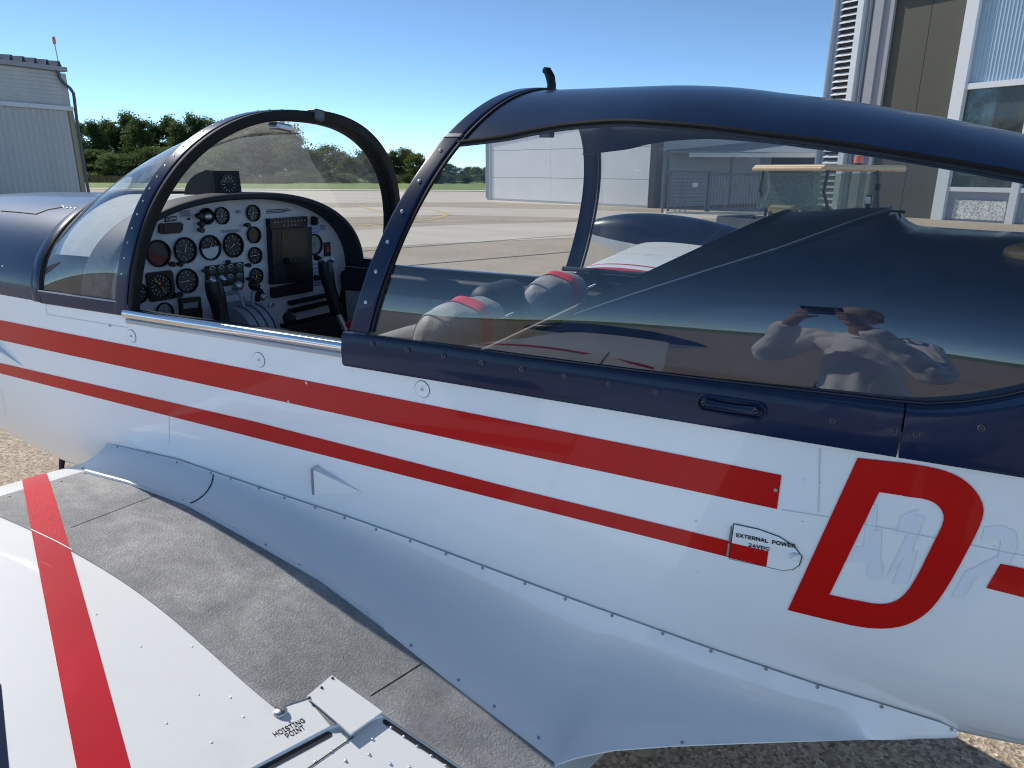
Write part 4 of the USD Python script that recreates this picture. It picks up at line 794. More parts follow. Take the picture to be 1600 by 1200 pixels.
h, n = fil_pts(dense(smoothed([(334, 737), (333, 752), (325, 768), (310, 782), (291, 790)], 16), 4, False)); P_('fillet_joint', tube(h + n * .004, .0016, 6), 'lettering_black', FL)
P_('wing_shadow_seal', tube(lo1 + [0, .004, -.002], .005, 6), 'rubber', FL)
P_('belly_antenna', tube([(-2.72, 1.42, .60), (-2.76, 1.40, .44)], [.012, .005], 8), 'navy_paint')

# ---------------------------------------------------------------- ground
def W3(r, F, z=0.0): return RGT * r + FWD * F + np.array([0, 0, z])
def gp(P): return at_plane(P, [0, 0, 1], [0, 0, 0])
usdkit.material(stage, '/World/Looks/asphalt', {
    'g': ('geometry', {}), 'v': ('voronoi_texture', {'scale': 95.0, 'feature': 'f1'}), 'n': ('noise_texture', {'scale': .45, 'detail': 8.0, 'roughness': .65}), 'bw': ('rgb_to_bw', {}),
    'r': ('rgb_ramp', {'ramp': [(0, (.13, .10, .072)), (.35, (.30, .245, .18)), (.7, (.48, .395, .295)), (1, (.68, .59, .47))]}), 'r2': ('rgb_ramp', {'ramp': [(0, (.72, .72, .72)), (.4, (.95, .94, .93)), (.6, (1.1, 1.09, 1.07)), (1, (1.25, 1.24, 1.22))]}),
    'm': ('mix_color', {'blend_type': 'multiply', 'fac': 1.0}), 'bu': ('bump', {'strength': .7, 'distance': .004}), 'p': ('principled_bsdf', {'roughness': .85})},
    [('g.position', 'v.vector'), ('g.position', 'n.vector'), ('v.color', 'bw.color'), ('bw.val', 'r.fac'), ('n.fac', 'r2.fac'), ('r.color', 'm.a'), ('r2.color', 'm.b'), ('m.result', 'p.base_color'), ('v.distance', 'bu.height'), ('bu.normal', 'p.normal')], surface='p.BSDF')
mat('concrete', (.54, .475, .39), .8, var=.12, vscale=.5, detail=9.0, bump=.2, bscale=90.0, stretch=(.35, 1, 1))
mat('concrete_pale', (.62, .565, .48), .8, var=.10, vscale=.7, detail=9.0, stretch=(.35, 1, 1))
mat('tar', (.10, .09, .08), .7)
mat('line_yellow', (.60, .40, .10), .7, var=.2, vscale=9.0)
mat('grass', (.17, .235, .05), .9, var=.35, vscale=.35, detail=9.0, bump=.6, bscale=8.0, bdist=.1)
mat('reeds', (.16, .11, .045), .9, var=.4, vscale=2.5, detail=6.0)
def flat(poly, z): return sheet(poly, lambda uv, d: np.stack([uv[:, 0], uv[:, 1], 0 * uv[:, 0] + z], 1), 400.0)
rf = lambda L: Polygon([tuple(W3(r, F)[:2]) for r, F in L])
obj('ground', flat(sbox(-1500, -1500, 1500, 1500), -.012), 'grass', None, smooth=False, kind='structure', label='open airfield ground')
obj('apron', flat(rf([(-130, -60), (130, -60), (130, 64), (-130, 64)]), 0), 'asphalt', None, smooth=False, kind='structure', label='worn brown grey apron')
obj('taxiway', flat(rf([(-140, 66.5), (30, 66.5), (30, 70), (-140, 70)]), .004), 'concrete_pale', None, smooth=False, kind='structure', label='pale strip along the grass edge')
obj('grass_field', flat(rf([(-300, 71), (200, 71), (200, 400), (-300, 400)]), .004), 'grass', None, smooth=False, kind='structure', label='mown green grass field beyond the apron')
band = lambda px: Polygon([tuple(k[:2]) for k in gp(px)]).buffer(0)
for px, m in (([(300, 328), (640, 323), (905, 328), (1180, 338), (1180, 342), (905, 341), (700, 336), (300, 345)], 'concrete'), ([(300, 378), (520, 362), (700, 352), (905, 347), (1300, 346), (1300, 353), (905, 371), (600, 385), (300, 403)], 'concrete'), ([(300, 297), (760, 300), (1040, 326), (760, 316), (300, 318)], 'concrete')):
    obj('concrete_band', flat(band(px), .004), m, None, smooth=False, kind='structure')
for px in ([(300, 415), (610, 389), (900, 367)], [(560, 422), (900, 393)], [(300, 352), (905, 345)]):
    obj('tar_seam', flat(LineString([tuple(k[:2]) for k in gp(px)]).buffer(.03), .008), 'tar', None, smooth=False, kind='structure')
yl_ = LineString([tuple(k[:2]) for k in gp(smoothed([(300, 362), (480, 355), (600, 350), (655, 345), (692, 339), (699, 336), (688, 331), (655, 327), (560, 322)], 60))])
tag(obj('taxi_line', flat(yl_.buffer(.09), .0085), 'line_yellow', None, smooth=False, kind='structure', label='curved yellow taxi line painted on the apron'))

# ---------------------------------------------------------------- trees
def foliage(name, a, b):
    usdkit.material(stage, '/World/Looks/' + name, {'g': ('geometry', {}), 'o': ('object_info', {}), 'ad': ('math', {'math_type': 'add'}), 'ml': ('math', {'math_type': 'multiply', 'value2': .5}), 'r': ('rgb_ramp', {'ramp': [(0, a), (1, b)]}),
        'd': ('diffuse_bsdf', {}), 't': ('translucent_bsdf', {}), 'm': ('mix_closure', {'fac': .45})},
        [('g.random_per_island', 'ad.value1'), ('o.random', 'ad.value2'), ('ad.value', 'ml.value1'), ('ml.value', 'r.fac'), ('r.color', 'd.color'), ('r.color', 't.color'), ('d.BSDF', 'm.closure1'), ('t.BSDF', 'm.closure2')], surface='m.closure')
foliage('leaves_dark', (.07, .11, .038), (.26, .30, .12)); foliage('leaves_mid', (.085, .13, .048), (.29, .33, .14)); foliage('leaves_warm', (.13, .155, .05), (.32, .32, .11))
mat('bark', (.085, .07, .055), .9, var=.3, vscale=6.0, stretch=(1, 1, .2))
stage.CreateClassPrim('/World/tree_kinds')
def tree_kind(name, h, w, base, lobes, n, leaf, m, seed):
    g = np.random.default_rng(seed); root = UsdGeom.Xform.Define(stage, '/World/tree_kinds/' + name); tr_ = []
    tr_.append(tube(curve([(0, 0, -.2), (.1, .05, h * .3), (-.05, .1, h * .6), (.05, 0, h * .92)], 8), np.linspace(h * .022, h * .004, 8), 7))
    C = []
    for i in range(lobes):
        z = base + (h - base) * (.06 + .90 * (i + g.random()) / lobes); k = (z - base) / (h - base); rad = w * (.55 * math.sin(math.pi * min(.18 + .8 * k, 1)) ** .8); a = g.random() * 6.28; rr = rad * math.sqrt(g.random()) * .95
        c = np.array([rr * math.cos(a), rr * math.sin(a), z]); C.append((c, w * (.20 + .17 * g.random()), (h - base) * (.07 + .06 * g.random()))); tr_.append(tube(curve([(0, 0, max(z - h * .18, .5)), c * [.5, .5, 1] - [0, 0, h * .05], c], 5), np.linspace(h * .008, .02, 5), 5))
    V, q = [], []
    for c, a, b in C:
        d = g.normal(size=(n // lobes, 3)); d /= np.linalg.norm(d, axis=1, keepdims=True); d *= (g.random((len(d), 1)) ** .45); q.append(c + d * [a, a, b] * (1 + .3 * g.normal(size=(len(d), 1))))
    q = np.vstack(q); q[:, 2] = np.maximum(q[:, 2] * (h / np.percentile(q[:, 2], 99.3)), .05); k = len(q); u = g.normal(size=(k, 3)); u /= np.linalg.norm(u, axis=1, keepdims=True); w_ = np.cross(u, g.normal(size=(k, 3))); w_ /= np.linalg.norm(w_, axis=1, keepdims=True)
    s = leaf * (.5 + g.random((k, 1)) ** 1.5); V = np.stack([q - u * s, q + w_ * s * .55, q + u * s, q - w_ * s * .55], 1).reshape(-1, 3); i = np.arange(k) * 4
    F = np.vstack([np.stack([i, i + 1, i + 2], 1), np.stack([i, i + 2, i + 3], 1)]); p = str(root.GetPath())
    usdkit.mesh(stage, p + '/trunk', join(tr_), '/World/Looks/bark', smooth=True); usdkit.mesh(stage, p + '/crown', (V, F), '/World/Looks/' + m)
tree_kind('poplar_broad', 11, 4.6, 1.2, 34, 9500, .20, 'leaves_dark', 1); tree_kind('poplar_full', 11, 5.2, 1.6, 30, 9500, .20, 'leaves_dark', 2); tree_kind('poplar_slim', 11, 4.2, .8, 36, 9500, .19, 'leaves_mid', 3)
tree_kind('broadleaf_wide', 9, 8.5, .8, 34, 10000, .22, 'leaves_mid', 4); tree_kind('broadleaf_warm', 9, 7.0, .6, 32, 10000, .22, 'leaves_warm', 5); tree_kind('bush_dark', 5, 5.5, .1, 26, 7000, .17, 'leaves_dark', 6); tree_kind('bush_light', 5, 6.0, .1, 26, 7000, .17, 'leaves_mid', 7)
order = ['first', 'second', 'third', 'fourth', 'fifth', 'sixth', 'seventh', 'eighth', 'ninth', 'tenth', 'eleventh', 'twelfth', 'thirteenth', 'fourteenth', 'fifteenth', 'sixteenth', 'seventeenth', 'eighteenth', 'nineteenth', 'twentieth', 'twenty-first', 'twenty-second', 'twenty-third', 'twenty-fourth', 'twenty-fifth', 'twenty-sixth']
def plant(name, kind, px, top, F, h0, label, group, wk=1.0):
    r = (px - 800) / 1155 * F; zt_ = 1.65 + (267 - top) / 1155 * F; x = UsdGeom.Xform.Define(stage, numbered('/World', name)); p = W3(r, F)
    x.GetPrim().GetReferences().AddInternalReference('/World/tree_kinds/' + kind); s = zt_ / h0 / .98
    x.AddTranslateOp().Set(Gf.Vec3d(*map(float, p))); x.AddRotateZOp().Set(float(rng.random() * 360)); x.AddScaleOp().Set(Gf.Vec3f(s * wk, s * wk, s)); x.GetPrim().SetInstanceable(True); tag(x, label, 'tree', group)
tall = [(112, 196), (130, 188), (152, 186), (172, 191), (192, 193), (208, 186), (230, 185), (250, 190), (270, 180), (292, 184), (312, 183), (334, 186), (352, 190)]
for i, (px, top) in enumerate(tall):
    plant('poplar_tree', 'poplar_' + ('broad', 'full', 'slim')[i % 3], px + rng.normal() * 2, top + 12 + rng.normal() * 4, 118 + rng.random() * 8, 11, f'tall dark poplar, {order[i]} from the grey hangar in the back row', 'tall poplars behind the airfield', .95 + .2 * rng.random())
mid_ = [(372, 208, 'broadleaf_wide'), (398, 196, 'poplar_full'), (425, 194, 'broadleaf_wide'), (452, 206, 'broadleaf_warm'), (476, 236, 'broadleaf_warm'), (494, 240, 'broadleaf_warm'), (512, 230, 'broadleaf_wide'), (530, 238, 'broadleaf_warm'), (545, 246, 'broadleaf_warm'), (568, 240, 'broadleaf_wide'), (581, 244, 'broadleaf_warm'), (598, 242, 'broadleaf_warm'), (615, 238, 'poplar_broad'), (632, 236, 'broadleaf_warm'), (650, 243, 'broadleaf_warm'), (664, 258, 'broadleaf_warm'), (680, 260, 'broadleaf_wide'), (698, 258, 'broadleaf_warm'), (714, 262, 'broadleaf_wide'), (730, 261, 'broadleaf_warm'), (743, 262, 'broadleaf_wide'), (758, 261, 'broadleaf_warm'), (780, 262, 'broadleaf_wide')]
for i, (px, top, k_) in enumerate(mid_):
    plant('broadleaf_tree', k_, px, top + rng.normal() * 1.5, 112 + rng.random() * 12, 11 if k_[0] == 'p' else 9, f'bushy broadleaf tree, {order[i]} from the left of those right of the poplars', 'broadleaf trees behind the airfield', .9 + .25 * rng.random())
for i, px in enumerate(range(104, 360, 14)):
    plant('hedge_shrub', 'bush_' + ('dark', 'light')[i % 2], px + rng.normal() * 3, 242 + rng.normal() * 4, 106 + rng.random() * 4, 5, f'dark shrub, {order[i]} from the grey hangar, below the tall poplars', 'dark shrubs in front of the poplars', 1.0 + .2 * rng.random())
for i, px in enumerate(range(366, 790, 24)):
    plant('hedge_shrub', 'bush_' + ('light', 'dark')[i % 2], px + rng.normal() * 4, 271 + rng.normal() * 2, 104 + rng.random() * 4, 5, f'low shrub, {order[i]} from the left of the row right of the poplars', 'low shrubs along the grass', 1.5 + .4 * rng.random())
g = np.random.default_rng(11); k = 5000; q = np.stack([g.uniform(-68, -30, k), g.uniform(97, 101, k)], 1); hh = .35 + .7 * g.random(k); B = np.array([W3(a, b) for a, b in q]); t_ = B + np.stack([g.normal(size=k) * .15, g.normal(size=k) * .15, hh], 1); wv = np.array([RGT * .10] * k)
obj('reed_strip', (np.stack([B - wv, B + wv, t_], 1).reshape(-1, 3), np.arange(3 * k).reshape(-1, 3)), 'reeds', None, smooth=False, kind='stuff', label='strip of dry brown reeds in front of the trees', cat='reeds')

# ---------------------------------------------------------------- grey corrugated hangar at the left
mat('grey_cladding', (.40, .39, .375), .5, metal=.0, var=.08, vscale=.8, stretch=(1, 1, .2)); mat('grey_trim', (.50, .50, .50), .5); mat('roof_metal', (.24, .25, .26), .5); mat('pipe_dark', (.07, .07, .075), .5); mat('ochre_trim', (.26, .22, .13), .6)
hx, hy0, hy1 = -27.7, -6.0, 17.0
GH = thing('grey_hangar', 'grey corrugated metal hangar with ribbed roof edge at the left', 'building', (hx - 6, hy1 - 6, 0))
def corr(y0, y1, z0, z1, pitch, dep, horiz=False):
    if horiz:
        z = np.linspace(z0, z1, int((z1 - z0) / pitch) * 4 + 1); o = np.where((np.arange(len(z)) % 4) < 2, 0, dep); return grid(np.array([[[hx + a, y, b] for y in (y0, y1)] for b, a in zip(z, o)]))
    y = np.linspace(y0, y1, int((y1 - y0) / pitch) * 4 + 1); o = np.where((np.arange(len(y)) % 4) < 2, 0, dep); return grid(np.array([[[hx + a, b, z] for z in (z0, z1)] for b, a in zip(y, o)]), flip=True)
for k_ in range(6):
    P_('wall_panel', corr(hy1 - .15 - 3.6 * (k_ + 1), hy1 - .15 - 3.6 * k_ - .01, 0, 3.72, .19, .04), 'grey_cladding', GH, smooth=False)
P_('wall_cladding', corr(hy0, hy1 - .2, 3.86, 5.05, .13, .025, True), 'grey_cladding', GH, smooth=False)
P_('wall_ledge', bx(hx - .05, hx + .16, hy0, hy1 - .02, 3.72, 3.87), 'grey_trim', GH); P_('side_wall', bx(hx - 14, hx - .002, hy1 - .2, hy1, 0, 5.0), 'grey_cladding', GH); P_('corner_trim', bx(hx - .1, hx + .06, hy1 - .15, hy1 + .02, 0, 3.72), 'ochre_trim', GH); P_('back_wall', bx(hx - 14, hx - .06, hy0, hy1 - .21, 0, 5.0), 'grey_cladding', GH)
P_('gutter', bx(hx - .1, hx + .22, hy0, hy1 - .05, 5.05, 5.20), 'roof_metal', GH)
yr = np.arange(hy0, hy1 - .3, .40); rp = []
for y in yr: rp += [(y, 5.20), (y + .20, 5.20), (y + .26, 5.40), (y + .34, 5.40), (y + .40, 5.20)]
rp = np.array(rp); P_('roof', slab(np.array([[[x, y, z + (hx - x) * .09] for y, z in rp] for x in (hx + .18, hx - 7, hx - 14)]), .02), 'roof_metal', GH, smooth=False)
P_('downpipe', tube(curve([(hx + .12, hy1 - .35, 5.05), (hx + .13, hy1 - .30, 4.75), (hx + .13, hy1 + .08, 4.40), (hx + .12, hy1 + .10, 4.2), (hx + .12, hy1 + .10, .1)], 24), .055, 8), 'pipe_dark', GH)
ml = P_('obstruction_lamp_pole', tube([(hx + .05, hy1 - .22, 5.1), (hx + .02, hy1 - .24, 5.95)], .02, 8), 'grey_trim', GH); P_('red_lamp', lathe([(.001, 0), (.05, .0), (.055, .10), (.05, .20), (.03, .25), (.001, .26)], np.array([hx + .02, hy1 - .24, 5.95]), [0, 0, 1], 12), 'beacon_orange', ml)

# ---------------------------------------------------------------- pale hangar behind the aircraft
mat('pale_cladding', (.89, .875, .85), .55, var=.03, vscale=.6); mat('joint_grey', (.30, .31, .33), .6)
A_, B_ = np.array([-22.75, 39.10]), np.array([-11.14, 34.76]); hu = (B_ - A_) / np.linalg.norm(B_ - A_); hn = np.array([hu[1], -hu[0]]); HL = np.linalg.norm(B_ - A_)
def hb(s0, s1, o0, o1, z0, z1, z0b=None, z1b=None):
    """A block on the hangar's front: s along, o outwards; its top may slope."""
    z1b = z1 if z1b is None else z1b; p = lambda s, o, z: [*(A_ + hu * s + hn * o), z]
    v = [p(s0, o0, z0), p(s1, o0, z0), p(s1, o1, z0), p(s0, o1, z0), p(s0, o0, z1), p(s1, o0, z1b), p(s1, o1, z1b), p(s0, o1, z1)]
    return np.array(v), np.array([[0, 1, 2, 3], [7, 6, 5, 4], [0, 4, 5, 1], [1, 5, 6, 2], [2, 6, 7, 3], [3, 7, 4, 0]])[:, ::-1]
PH_ = thing('pale_hangar', 'pale grey panelled hangar with sloping roof behind the aircraft', 'building', [*(A_ + hu * 5 - hn * 5), 0])
top = lambda s: 3.84 + .10 * s
P_('wall_core', hb(.05, HL, -12, -.06, 0, 3.7, None, 3.7 + .10 * HL), 'joint_grey', PH_, smooth=False)
js = [.35, 5.5, 9.4, HL - .02]
for a, b in zip(js, js[1:]):
    for z0, z1 in ((.12, 1.34), (1.36, 2.86), (2.88, None)):
        P_('wall_panel', hb(a + .008, b - .008, -.06, .0, z0, z1 or top(a), None, z1 or top(b)), 'pale_cladding', PH_, smooth=False)
P_('plinth', hb(.3, HL, -.06, .02, 0, .115), 'grey_trim', PH_, smooth=False); P_('corner_post', hb(0, .34, -.10, .05, 0, 3.81), 'grey_trim', PH_, smooth=False)
P_('downpipe', tube([[*(A_ + hu * -.06 + hn * .05), .1], [*(A_ + hu * -.06 + hn * .05), 3.6]], .05, 8), 'grey_trim', PH_); P_('verge_trim', hb(-.1, HL + .1, -.2, .12, 3.70, 3.80, None, 3.80 + .12 * HL), 'grey_trim', PH_, smooth=False) if False else None
v, f = hb(-.15, HL + .1, -12.2, .14, 3.82, 3.94); v[[1, 2, 5, 6], 2] += .10 * HL; P_('roof', (v, f), 'grey_trim', PH_, smooth=False)
P_('end_post', hb(HL + .01, HL + .35, -.5, .02, 0, 4.6), 'pipe_dark', PH_, smooth=False)

# ---------------------------------------------------------------- open shed and gates
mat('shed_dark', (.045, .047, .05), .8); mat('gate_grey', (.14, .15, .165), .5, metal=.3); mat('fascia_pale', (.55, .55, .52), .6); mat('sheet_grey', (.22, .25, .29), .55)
def lb(r0, F0, r1, F1, z0, z1, t):
    """An upright slab from (r0, F0) to (r1, F1), t thick."""
    a, b = W3(r0, F0), W3(r1, F1); d = (b - a) / np.linalg.norm(b - a); n = np.array([-d[1], d[0], 0]) * t / 2; v = np.array([a - n, b - n, b + n, a + n]); v = np.vstack([v + [0, 0, z0], v + [0, 0, z1]])
    return v, np.array([[3, 2, 1, 0], [4, 5, 6, 7], [0, 1, 5, 4], [1, 2, 6, 5], [2, 3, 7, 6], [3, 0, 4, 7]])
rr = lambda px, F: (px - 800) / 1155 * F
SH = thing('open_shed', 'dark open shed with pale roof edge between pale hangar and gate building', 'shed', W3(9, 40))
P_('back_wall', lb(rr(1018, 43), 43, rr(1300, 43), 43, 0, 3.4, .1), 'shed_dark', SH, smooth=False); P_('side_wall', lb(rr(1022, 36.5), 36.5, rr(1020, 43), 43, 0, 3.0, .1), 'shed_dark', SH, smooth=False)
P_('roof_fascia', lb(rr(1072, 36.2), 36.2, rr(1278, 35.4), 35.4, 2.40, 2.62, .08), 'fascia_pale', SH, smooth=False)
v = np.array([W3(rr(1040, 36.2), 36.2, 2.66), W3(rr(1278, 35.4), 35.4, 2.64), W3(rr(1290, 44), 44, 3.6), W3(rr(1030, 44), 44, 3.6)]); P_('roof', slab(v[[0, 1, 3, 2]].reshape(2, 2, 3), .06), 'sheet_grey', SH, smooth=False)
for px in (1041, 1140, 1270): P_('post', lb(rr(px, 36) - .06, 36, rr(px, 36) + .06, 36, 0, 2.45, .12), 'gate_grey', SH, smooth=False)
P_('inner_door', lb(rr(1143, 42.5), 42.5, rr(1200, 42.5), 42.5, 0, 2.6, .06), 'sheet_grey', SH, smooth=False); P_('sunlit_beam', lb(rr(1060, 41), 41, rr(1140, 41), 41, 2.0, 2.1, .06), 'sheet_grey', SH, smooth=False)
Fg = 31.7
TG = thing('turnstile_gate', 'grey barred turnstile gate beside the pale hangar', 'gate', W3(rr(1072, Fg), Fg))
for px in (1036, 1045, 1104): P_('post', tube([W3(rr(px, Fg), Fg), W3(rr(px, Fg), Fg, 1.72)], .045, 8), 'gate_grey', TG)
P_('top_rail', tube([W3(rr(1036, Fg), Fg, 1.70), W3(rr(1104, Fg), Fg, 1.70)], .04, 8), 'gate_grey', TG)
for i in range(10): P_('bar', tube([W3(rr(1046, Fg), Fg, .18 + .155 * i), W3(rr(1103, Fg), Fg, .18 + .155 * i)], .016, 6), 'gate_grey', TG)
for px in (1056, 1064, 1072): P_('rotor_bar', tube([W3(rr(px, Fg - .3), Fg - .3, .05), W3(rr(px, Fg - .3), Fg - .3, 1.6)], .022, 6), 'gate_grey', TG)
P_('notice', lb(rr(1081, Fg - .1), Fg - .1, rr(1089, Fg - .1), Fg - .1, 1.08, 1.26, .02), 'fascia_pale', TG, smooth=False)
SG = thing('sliding_gate', 'long grey sliding gate of upright bars in front of the shed', 'gate', W3(rr(1190, Fg), Fg))
for px in (1108, 1189, 1268): P_('post', lb(rr(px, Fg) - .07, Fg, rr(px, Fg) + .07, Fg, 0, 1.75, .14), 'gate_grey', SG, smooth=False)
for z in (.16, 1.62): P_('rail', lb(rr(1111, Fg), Fg, rr(1265, Fg), Fg, z - .05, z + .05, .07), 'gate_grey', SG, smooth=False)
for px in np.arange(1115, 1264, 4.6): P_('bar', tube([W3(rr(px, Fg), Fg, .2), W3(rr(px, Fg), Fg, 1.58)], .020, 6), 'gate_grey', SG)
P_('kerb', lb(rr(1040, Fg - .4), Fg - .4, rr(1270, Fg - .4), Fg - .4, 0, .07, .3), 'concrete_pale', SG, smooth=False)

# ---------------------------------------------------------------- building at the right
mat('frame_white', (.74, .75, .76), .4, coat=.3); mat('slat_white', (.78, .78, .77), .4); mat('pillar_lavender', (.34, .34, .37), .6, var=.05); mat('door_olive', (.080, .076, .055), .55, var=.05, vscale=.8); mat('recess_dark', (.05, .05, .055), .7)
mat('poly_panel', (.40, .52, .62), .22, coat=.4, var=.08, vscale=.4); mat('kick_pattern', (.62, .62, .60), .5, var=.45, vscale=14.0, detail=1.0, bump=.5, bscale=14.0); mat('pole_grey', (.33, .36, .40), .4, metal=.3); mat('low_panel', (.36, .39, .45), .45)
f0_, fe, fn_ = np.array([13.3, 32.7]), np.array([.515, -.857]), np.array([-.857, -.515])
def fb(s0, s1, o0, o1, z0, z1):
    p = lambda s, o, z: W3(*(f0_ + fe * s + fn_ * o), z); v = [p(s0, o0, z0), p(s1, o0, z0), p(s1, o1, z0), p(s0, o1, z0), p(s0, o0, z1), p(s1, o0, z1), p(s1, o1, z1), p(s0, o1, z1)]
    return np.array(v), np.array([[0, 1, 2, 3], [7, 6, 5, 4], [0, 4, 5, 1], [1, 5, 6, 2], [2, 6, 7, 3], [3, 7, 4, 0]])
RB = thing('gate_building', 'tall building with white louvres, olive door and framed panels at the right', 'building', W3(*(f0_ + fe * 5 - fn_ * 3)))
R_ = lambda n_, m, *a, **k: P_(n_, fb(*a), m, RB, smooth=False, **k)
ZT = 12.0
P_('corner_pole', tube([W3(*(f0_ + fe * .08), 0), W3(*(f0_ + fe * .08), ZT)], .13, 12), 'pole_grey', RB)
R_('louvre_backing', 'recess_dark', .22, 1.12, -.30, -.10, 0, ZT); R_('louvre_trim', 'frame_white', 1.12, 1.38, -.30, .10, 0, ZT); R_('louvre_post', 'pole_grey', .20, .36, -.10, .02, 0, ZT)
for i in range(47):
    z = .18 + .25 * i; v, f = fb(.37, 1.11, -.08, .10, z, z + .03); v[:, 2] -= np.where(np.isin(np.arange(8), [2, 3, 6, 7]), .11, 0); P_('louvre_slat', (v, f), 'slat_white', RB, smooth=False)
R_('recess', 'recess_dark', 1.38, 1.75, -.6, -.35, 0, ZT); R_('recess_rib', 'pillar_lavender', 1.56, 1.64, -.35, -.10, 0, ZT); R_('pillar', 'pillar_lavender', 1.75, 2.15, -.30, -.05, 0, ZT); R_('pillar', 'pillar_lavender', 2.15, 2.55, -.30, -.14, 0, ZT)
for a, b in ((2.55, 3.98), (4.0, 5.43)): R_('door_leaf', 'door_olive', a, b, -.40, -.28, .0, 8.2)
R_('door_lintel', 'recess_dark', 2.55, 5.43, -.40, -.10, 8.2, 8.4); R_('upper_window', 'poly_panel', 2.6, 5.4, -.40, -.33, 8.42, ZT); 
for s in (3.5, 4.5): R_('window_bar', 'frame_white', s, s + .07, -.33, -.25, 8.42, ZT)
R_('mullion', 'frame_white', 5.43, 5.86, -.30, .06, 0, ZT)
for i, (a, b) in enumerate(((5.86, 8.05), (8.30, 10.5), (10.75, 12.9))):
    R_('transom', 'frame_white', a, b, -.26, .02, 4.60, 4.80); R_('transom', 'frame_white', a, b, -.26, .02, 1.06, 1.22); R_('mullion', 'frame_white', b, b + .25, -.30, .05, 0, ZT)
    pp = P_('ribbed_panel', fb(a, b, -.22, -.16, 4.80, ZT), 'poly_panel', RB, smooth=False)
    P_('panel_ribs', join([fb(s, s + .018, -.16, -.135, 4.81, ZT) for s in np.arange(a + .06, b, .125)]), 'poly_panel', pp, smooth=False, kind='stuff')
    R_('glass_pane', 'window_glass', a, b, -.20, -.18, 1.22, 4.60); R_('infill_panel', 'low_panel', a, b, -.24, -.14, .0, 1.06); R_('patterned_panel', 'kick_pattern', a + .28, b - .12, -.14, -.10, .08, .76)
R_('room_back', 'door_olive', 5.5, 13, -3.2, -3.0, 0, ZT); R_('room_floor', 'concrete', 5.5, 13, -3.0, -.3, .01, .03); R_('return_wall', 'pale_cladding', -.05, .18, -8, -.12, 0, ZT); R_('building_roof', 'roof_metal', -.4, 14, -8, .4, ZT, ZT + .3)

# ---------------------------------------------------------------- utility cart
glass('cart_curtain', tint=(.74, .80, .72), f0=.06, dust=.22, dcol=(.45, .48, .42))
th_ = math.radians(31); cf = RGT * math.cos(th_) + FWD * math.sin(th_); cs = RGT * math.sin(th_) - FWD * math.cos(th_)      # forward, and towards the near side
c0 = W3(rr(1302, 10.2), 10.2) - cs * .58
CT = thing('utility_cart', 'tan roofed utility cart with orange beacon and dark cargo box', 'golf cart', c0)
def cv(m): v, f = arr(m); return c0 + np.outer(v[:, 0], cf) + np.outer(v[:, 1], -cs) + np.outer(v[:, 2], [0, 0, 1]), f
Cp = lambda n_, m, mesh, par=None, **k: P_(n_, cv(mesh), m, par or CT, **k)
rfp = Cp('roof', 'tan_paint', rbox(-.28, 1.62, -.62, .62, 1.70, 1.775, .035)); Cp('roof_vent', 'dark_steel', bx(-.05, .16, -.50, -.2, 1.772, 1.782), rfp); Cp('roof_edge', 'tan_paint', rbox(-.33, -.22, -.60, .60, 1.685, 1.74, .02), rfp); Cp('roof_tail', 'tan_paint', rbox(1.5, 1.8, -.5, .5, 1.69, 1.735, .02), rfp)
bc = Cp('beacon', 'beacon_orange', lathe([(.001, 0), (.062, 0), (.060, .07), (.052, .10), (.001, .105)], np.array([.72, -.42, 1.80]), [0, 0, 1], 16)); Cp('beacon_base', 'black_gloss', lathe([(.001, 0), (.066, 0), (.066, .028), (.001, .028)], np.array([.72, -.42, 1.773]), [0, 0, 1], 16), bc)
for s in (-1, 1):
    Cp('roof_post', 'cart_black', tube([(-.12, .55 * s, 1.70), (-.16, .55 * s, 1.42), (.02, .55 * s, 1.12), (.0, .55 * s, .7)], .022, 8)); Cp('roof_post', 'cart_black', tube([(.98, .56 * s, 1.70), (1.12, .56 * s, 1.2), (1.22, .56 * s, .75)], .022, 8))
Cp('rear_curtain', 'cart_curtain', bx(-.13, -.12, -.53, .53, 1.15, 1.68)); Cp('front_screen', 'cart_curtain', bx(1.02, 1.03, -.53, .53, 1.0, 1.66))
for s in (-1, 1):
    st_ = Cp('seat', 'seat_tan', rbox(.12, .52, -.27 + .29 * s, .27 + .29 * s, .68, .82, .05)); Cp('seat_back', 'seat_tan', rbox(.04, .16, -.26 + .29 * s, .26 + .29 * s, .76, 1.20, .055), st_)
cb = Cp('cargo_box', 'cargo_grey', join([bx(-.95, -.16, -.62, -.58, .68, 1.04), bx(-.95, -.16, .58, .62, .68, 1.04), bx(-.95, -.91, -.58, .58, .68, 1.04), bx(-.20, -.16, -.58, .58, .68, 1.04), bx(-.91, -.20, -.58, .58, .68, .72)]), smooth=False); Cp('box_rim', 'pedestal_grey', join([tube([(-.95, y, 1.045), (-.16, y, 1.045)], .014, 6) for y in (-.6, .6)]), cb)
Cp('body', 'tan_paint', join([rbox(-.9, 1.75, -.58, .58, .42, .66, .06), rbox(1.15, 1.95, -.56, .56, .5, .95, .12)])); Cp('floor', 'cart_black', bx(.5, 1.2, -.56, .56, .34, .40))
for x in (-.55, 1.45):
    for s in (-1, 1):
        w_ = Cp('wheel', 'rubber', lathe([(.10, -.09), (.22, -.09), (.245, -.06), (.245, .06), (.22, .09), (.10, .09)], np.array([x, .52 * s, .245]), [0, 1, 0], 24)); Cp('rim', 'steel', lathe([(.001, -.06), (.11, -.07), (.11, .07), (.001, .06)], np.array([x, .52 * s, .245]), [0, 1, 0], 18), w_)
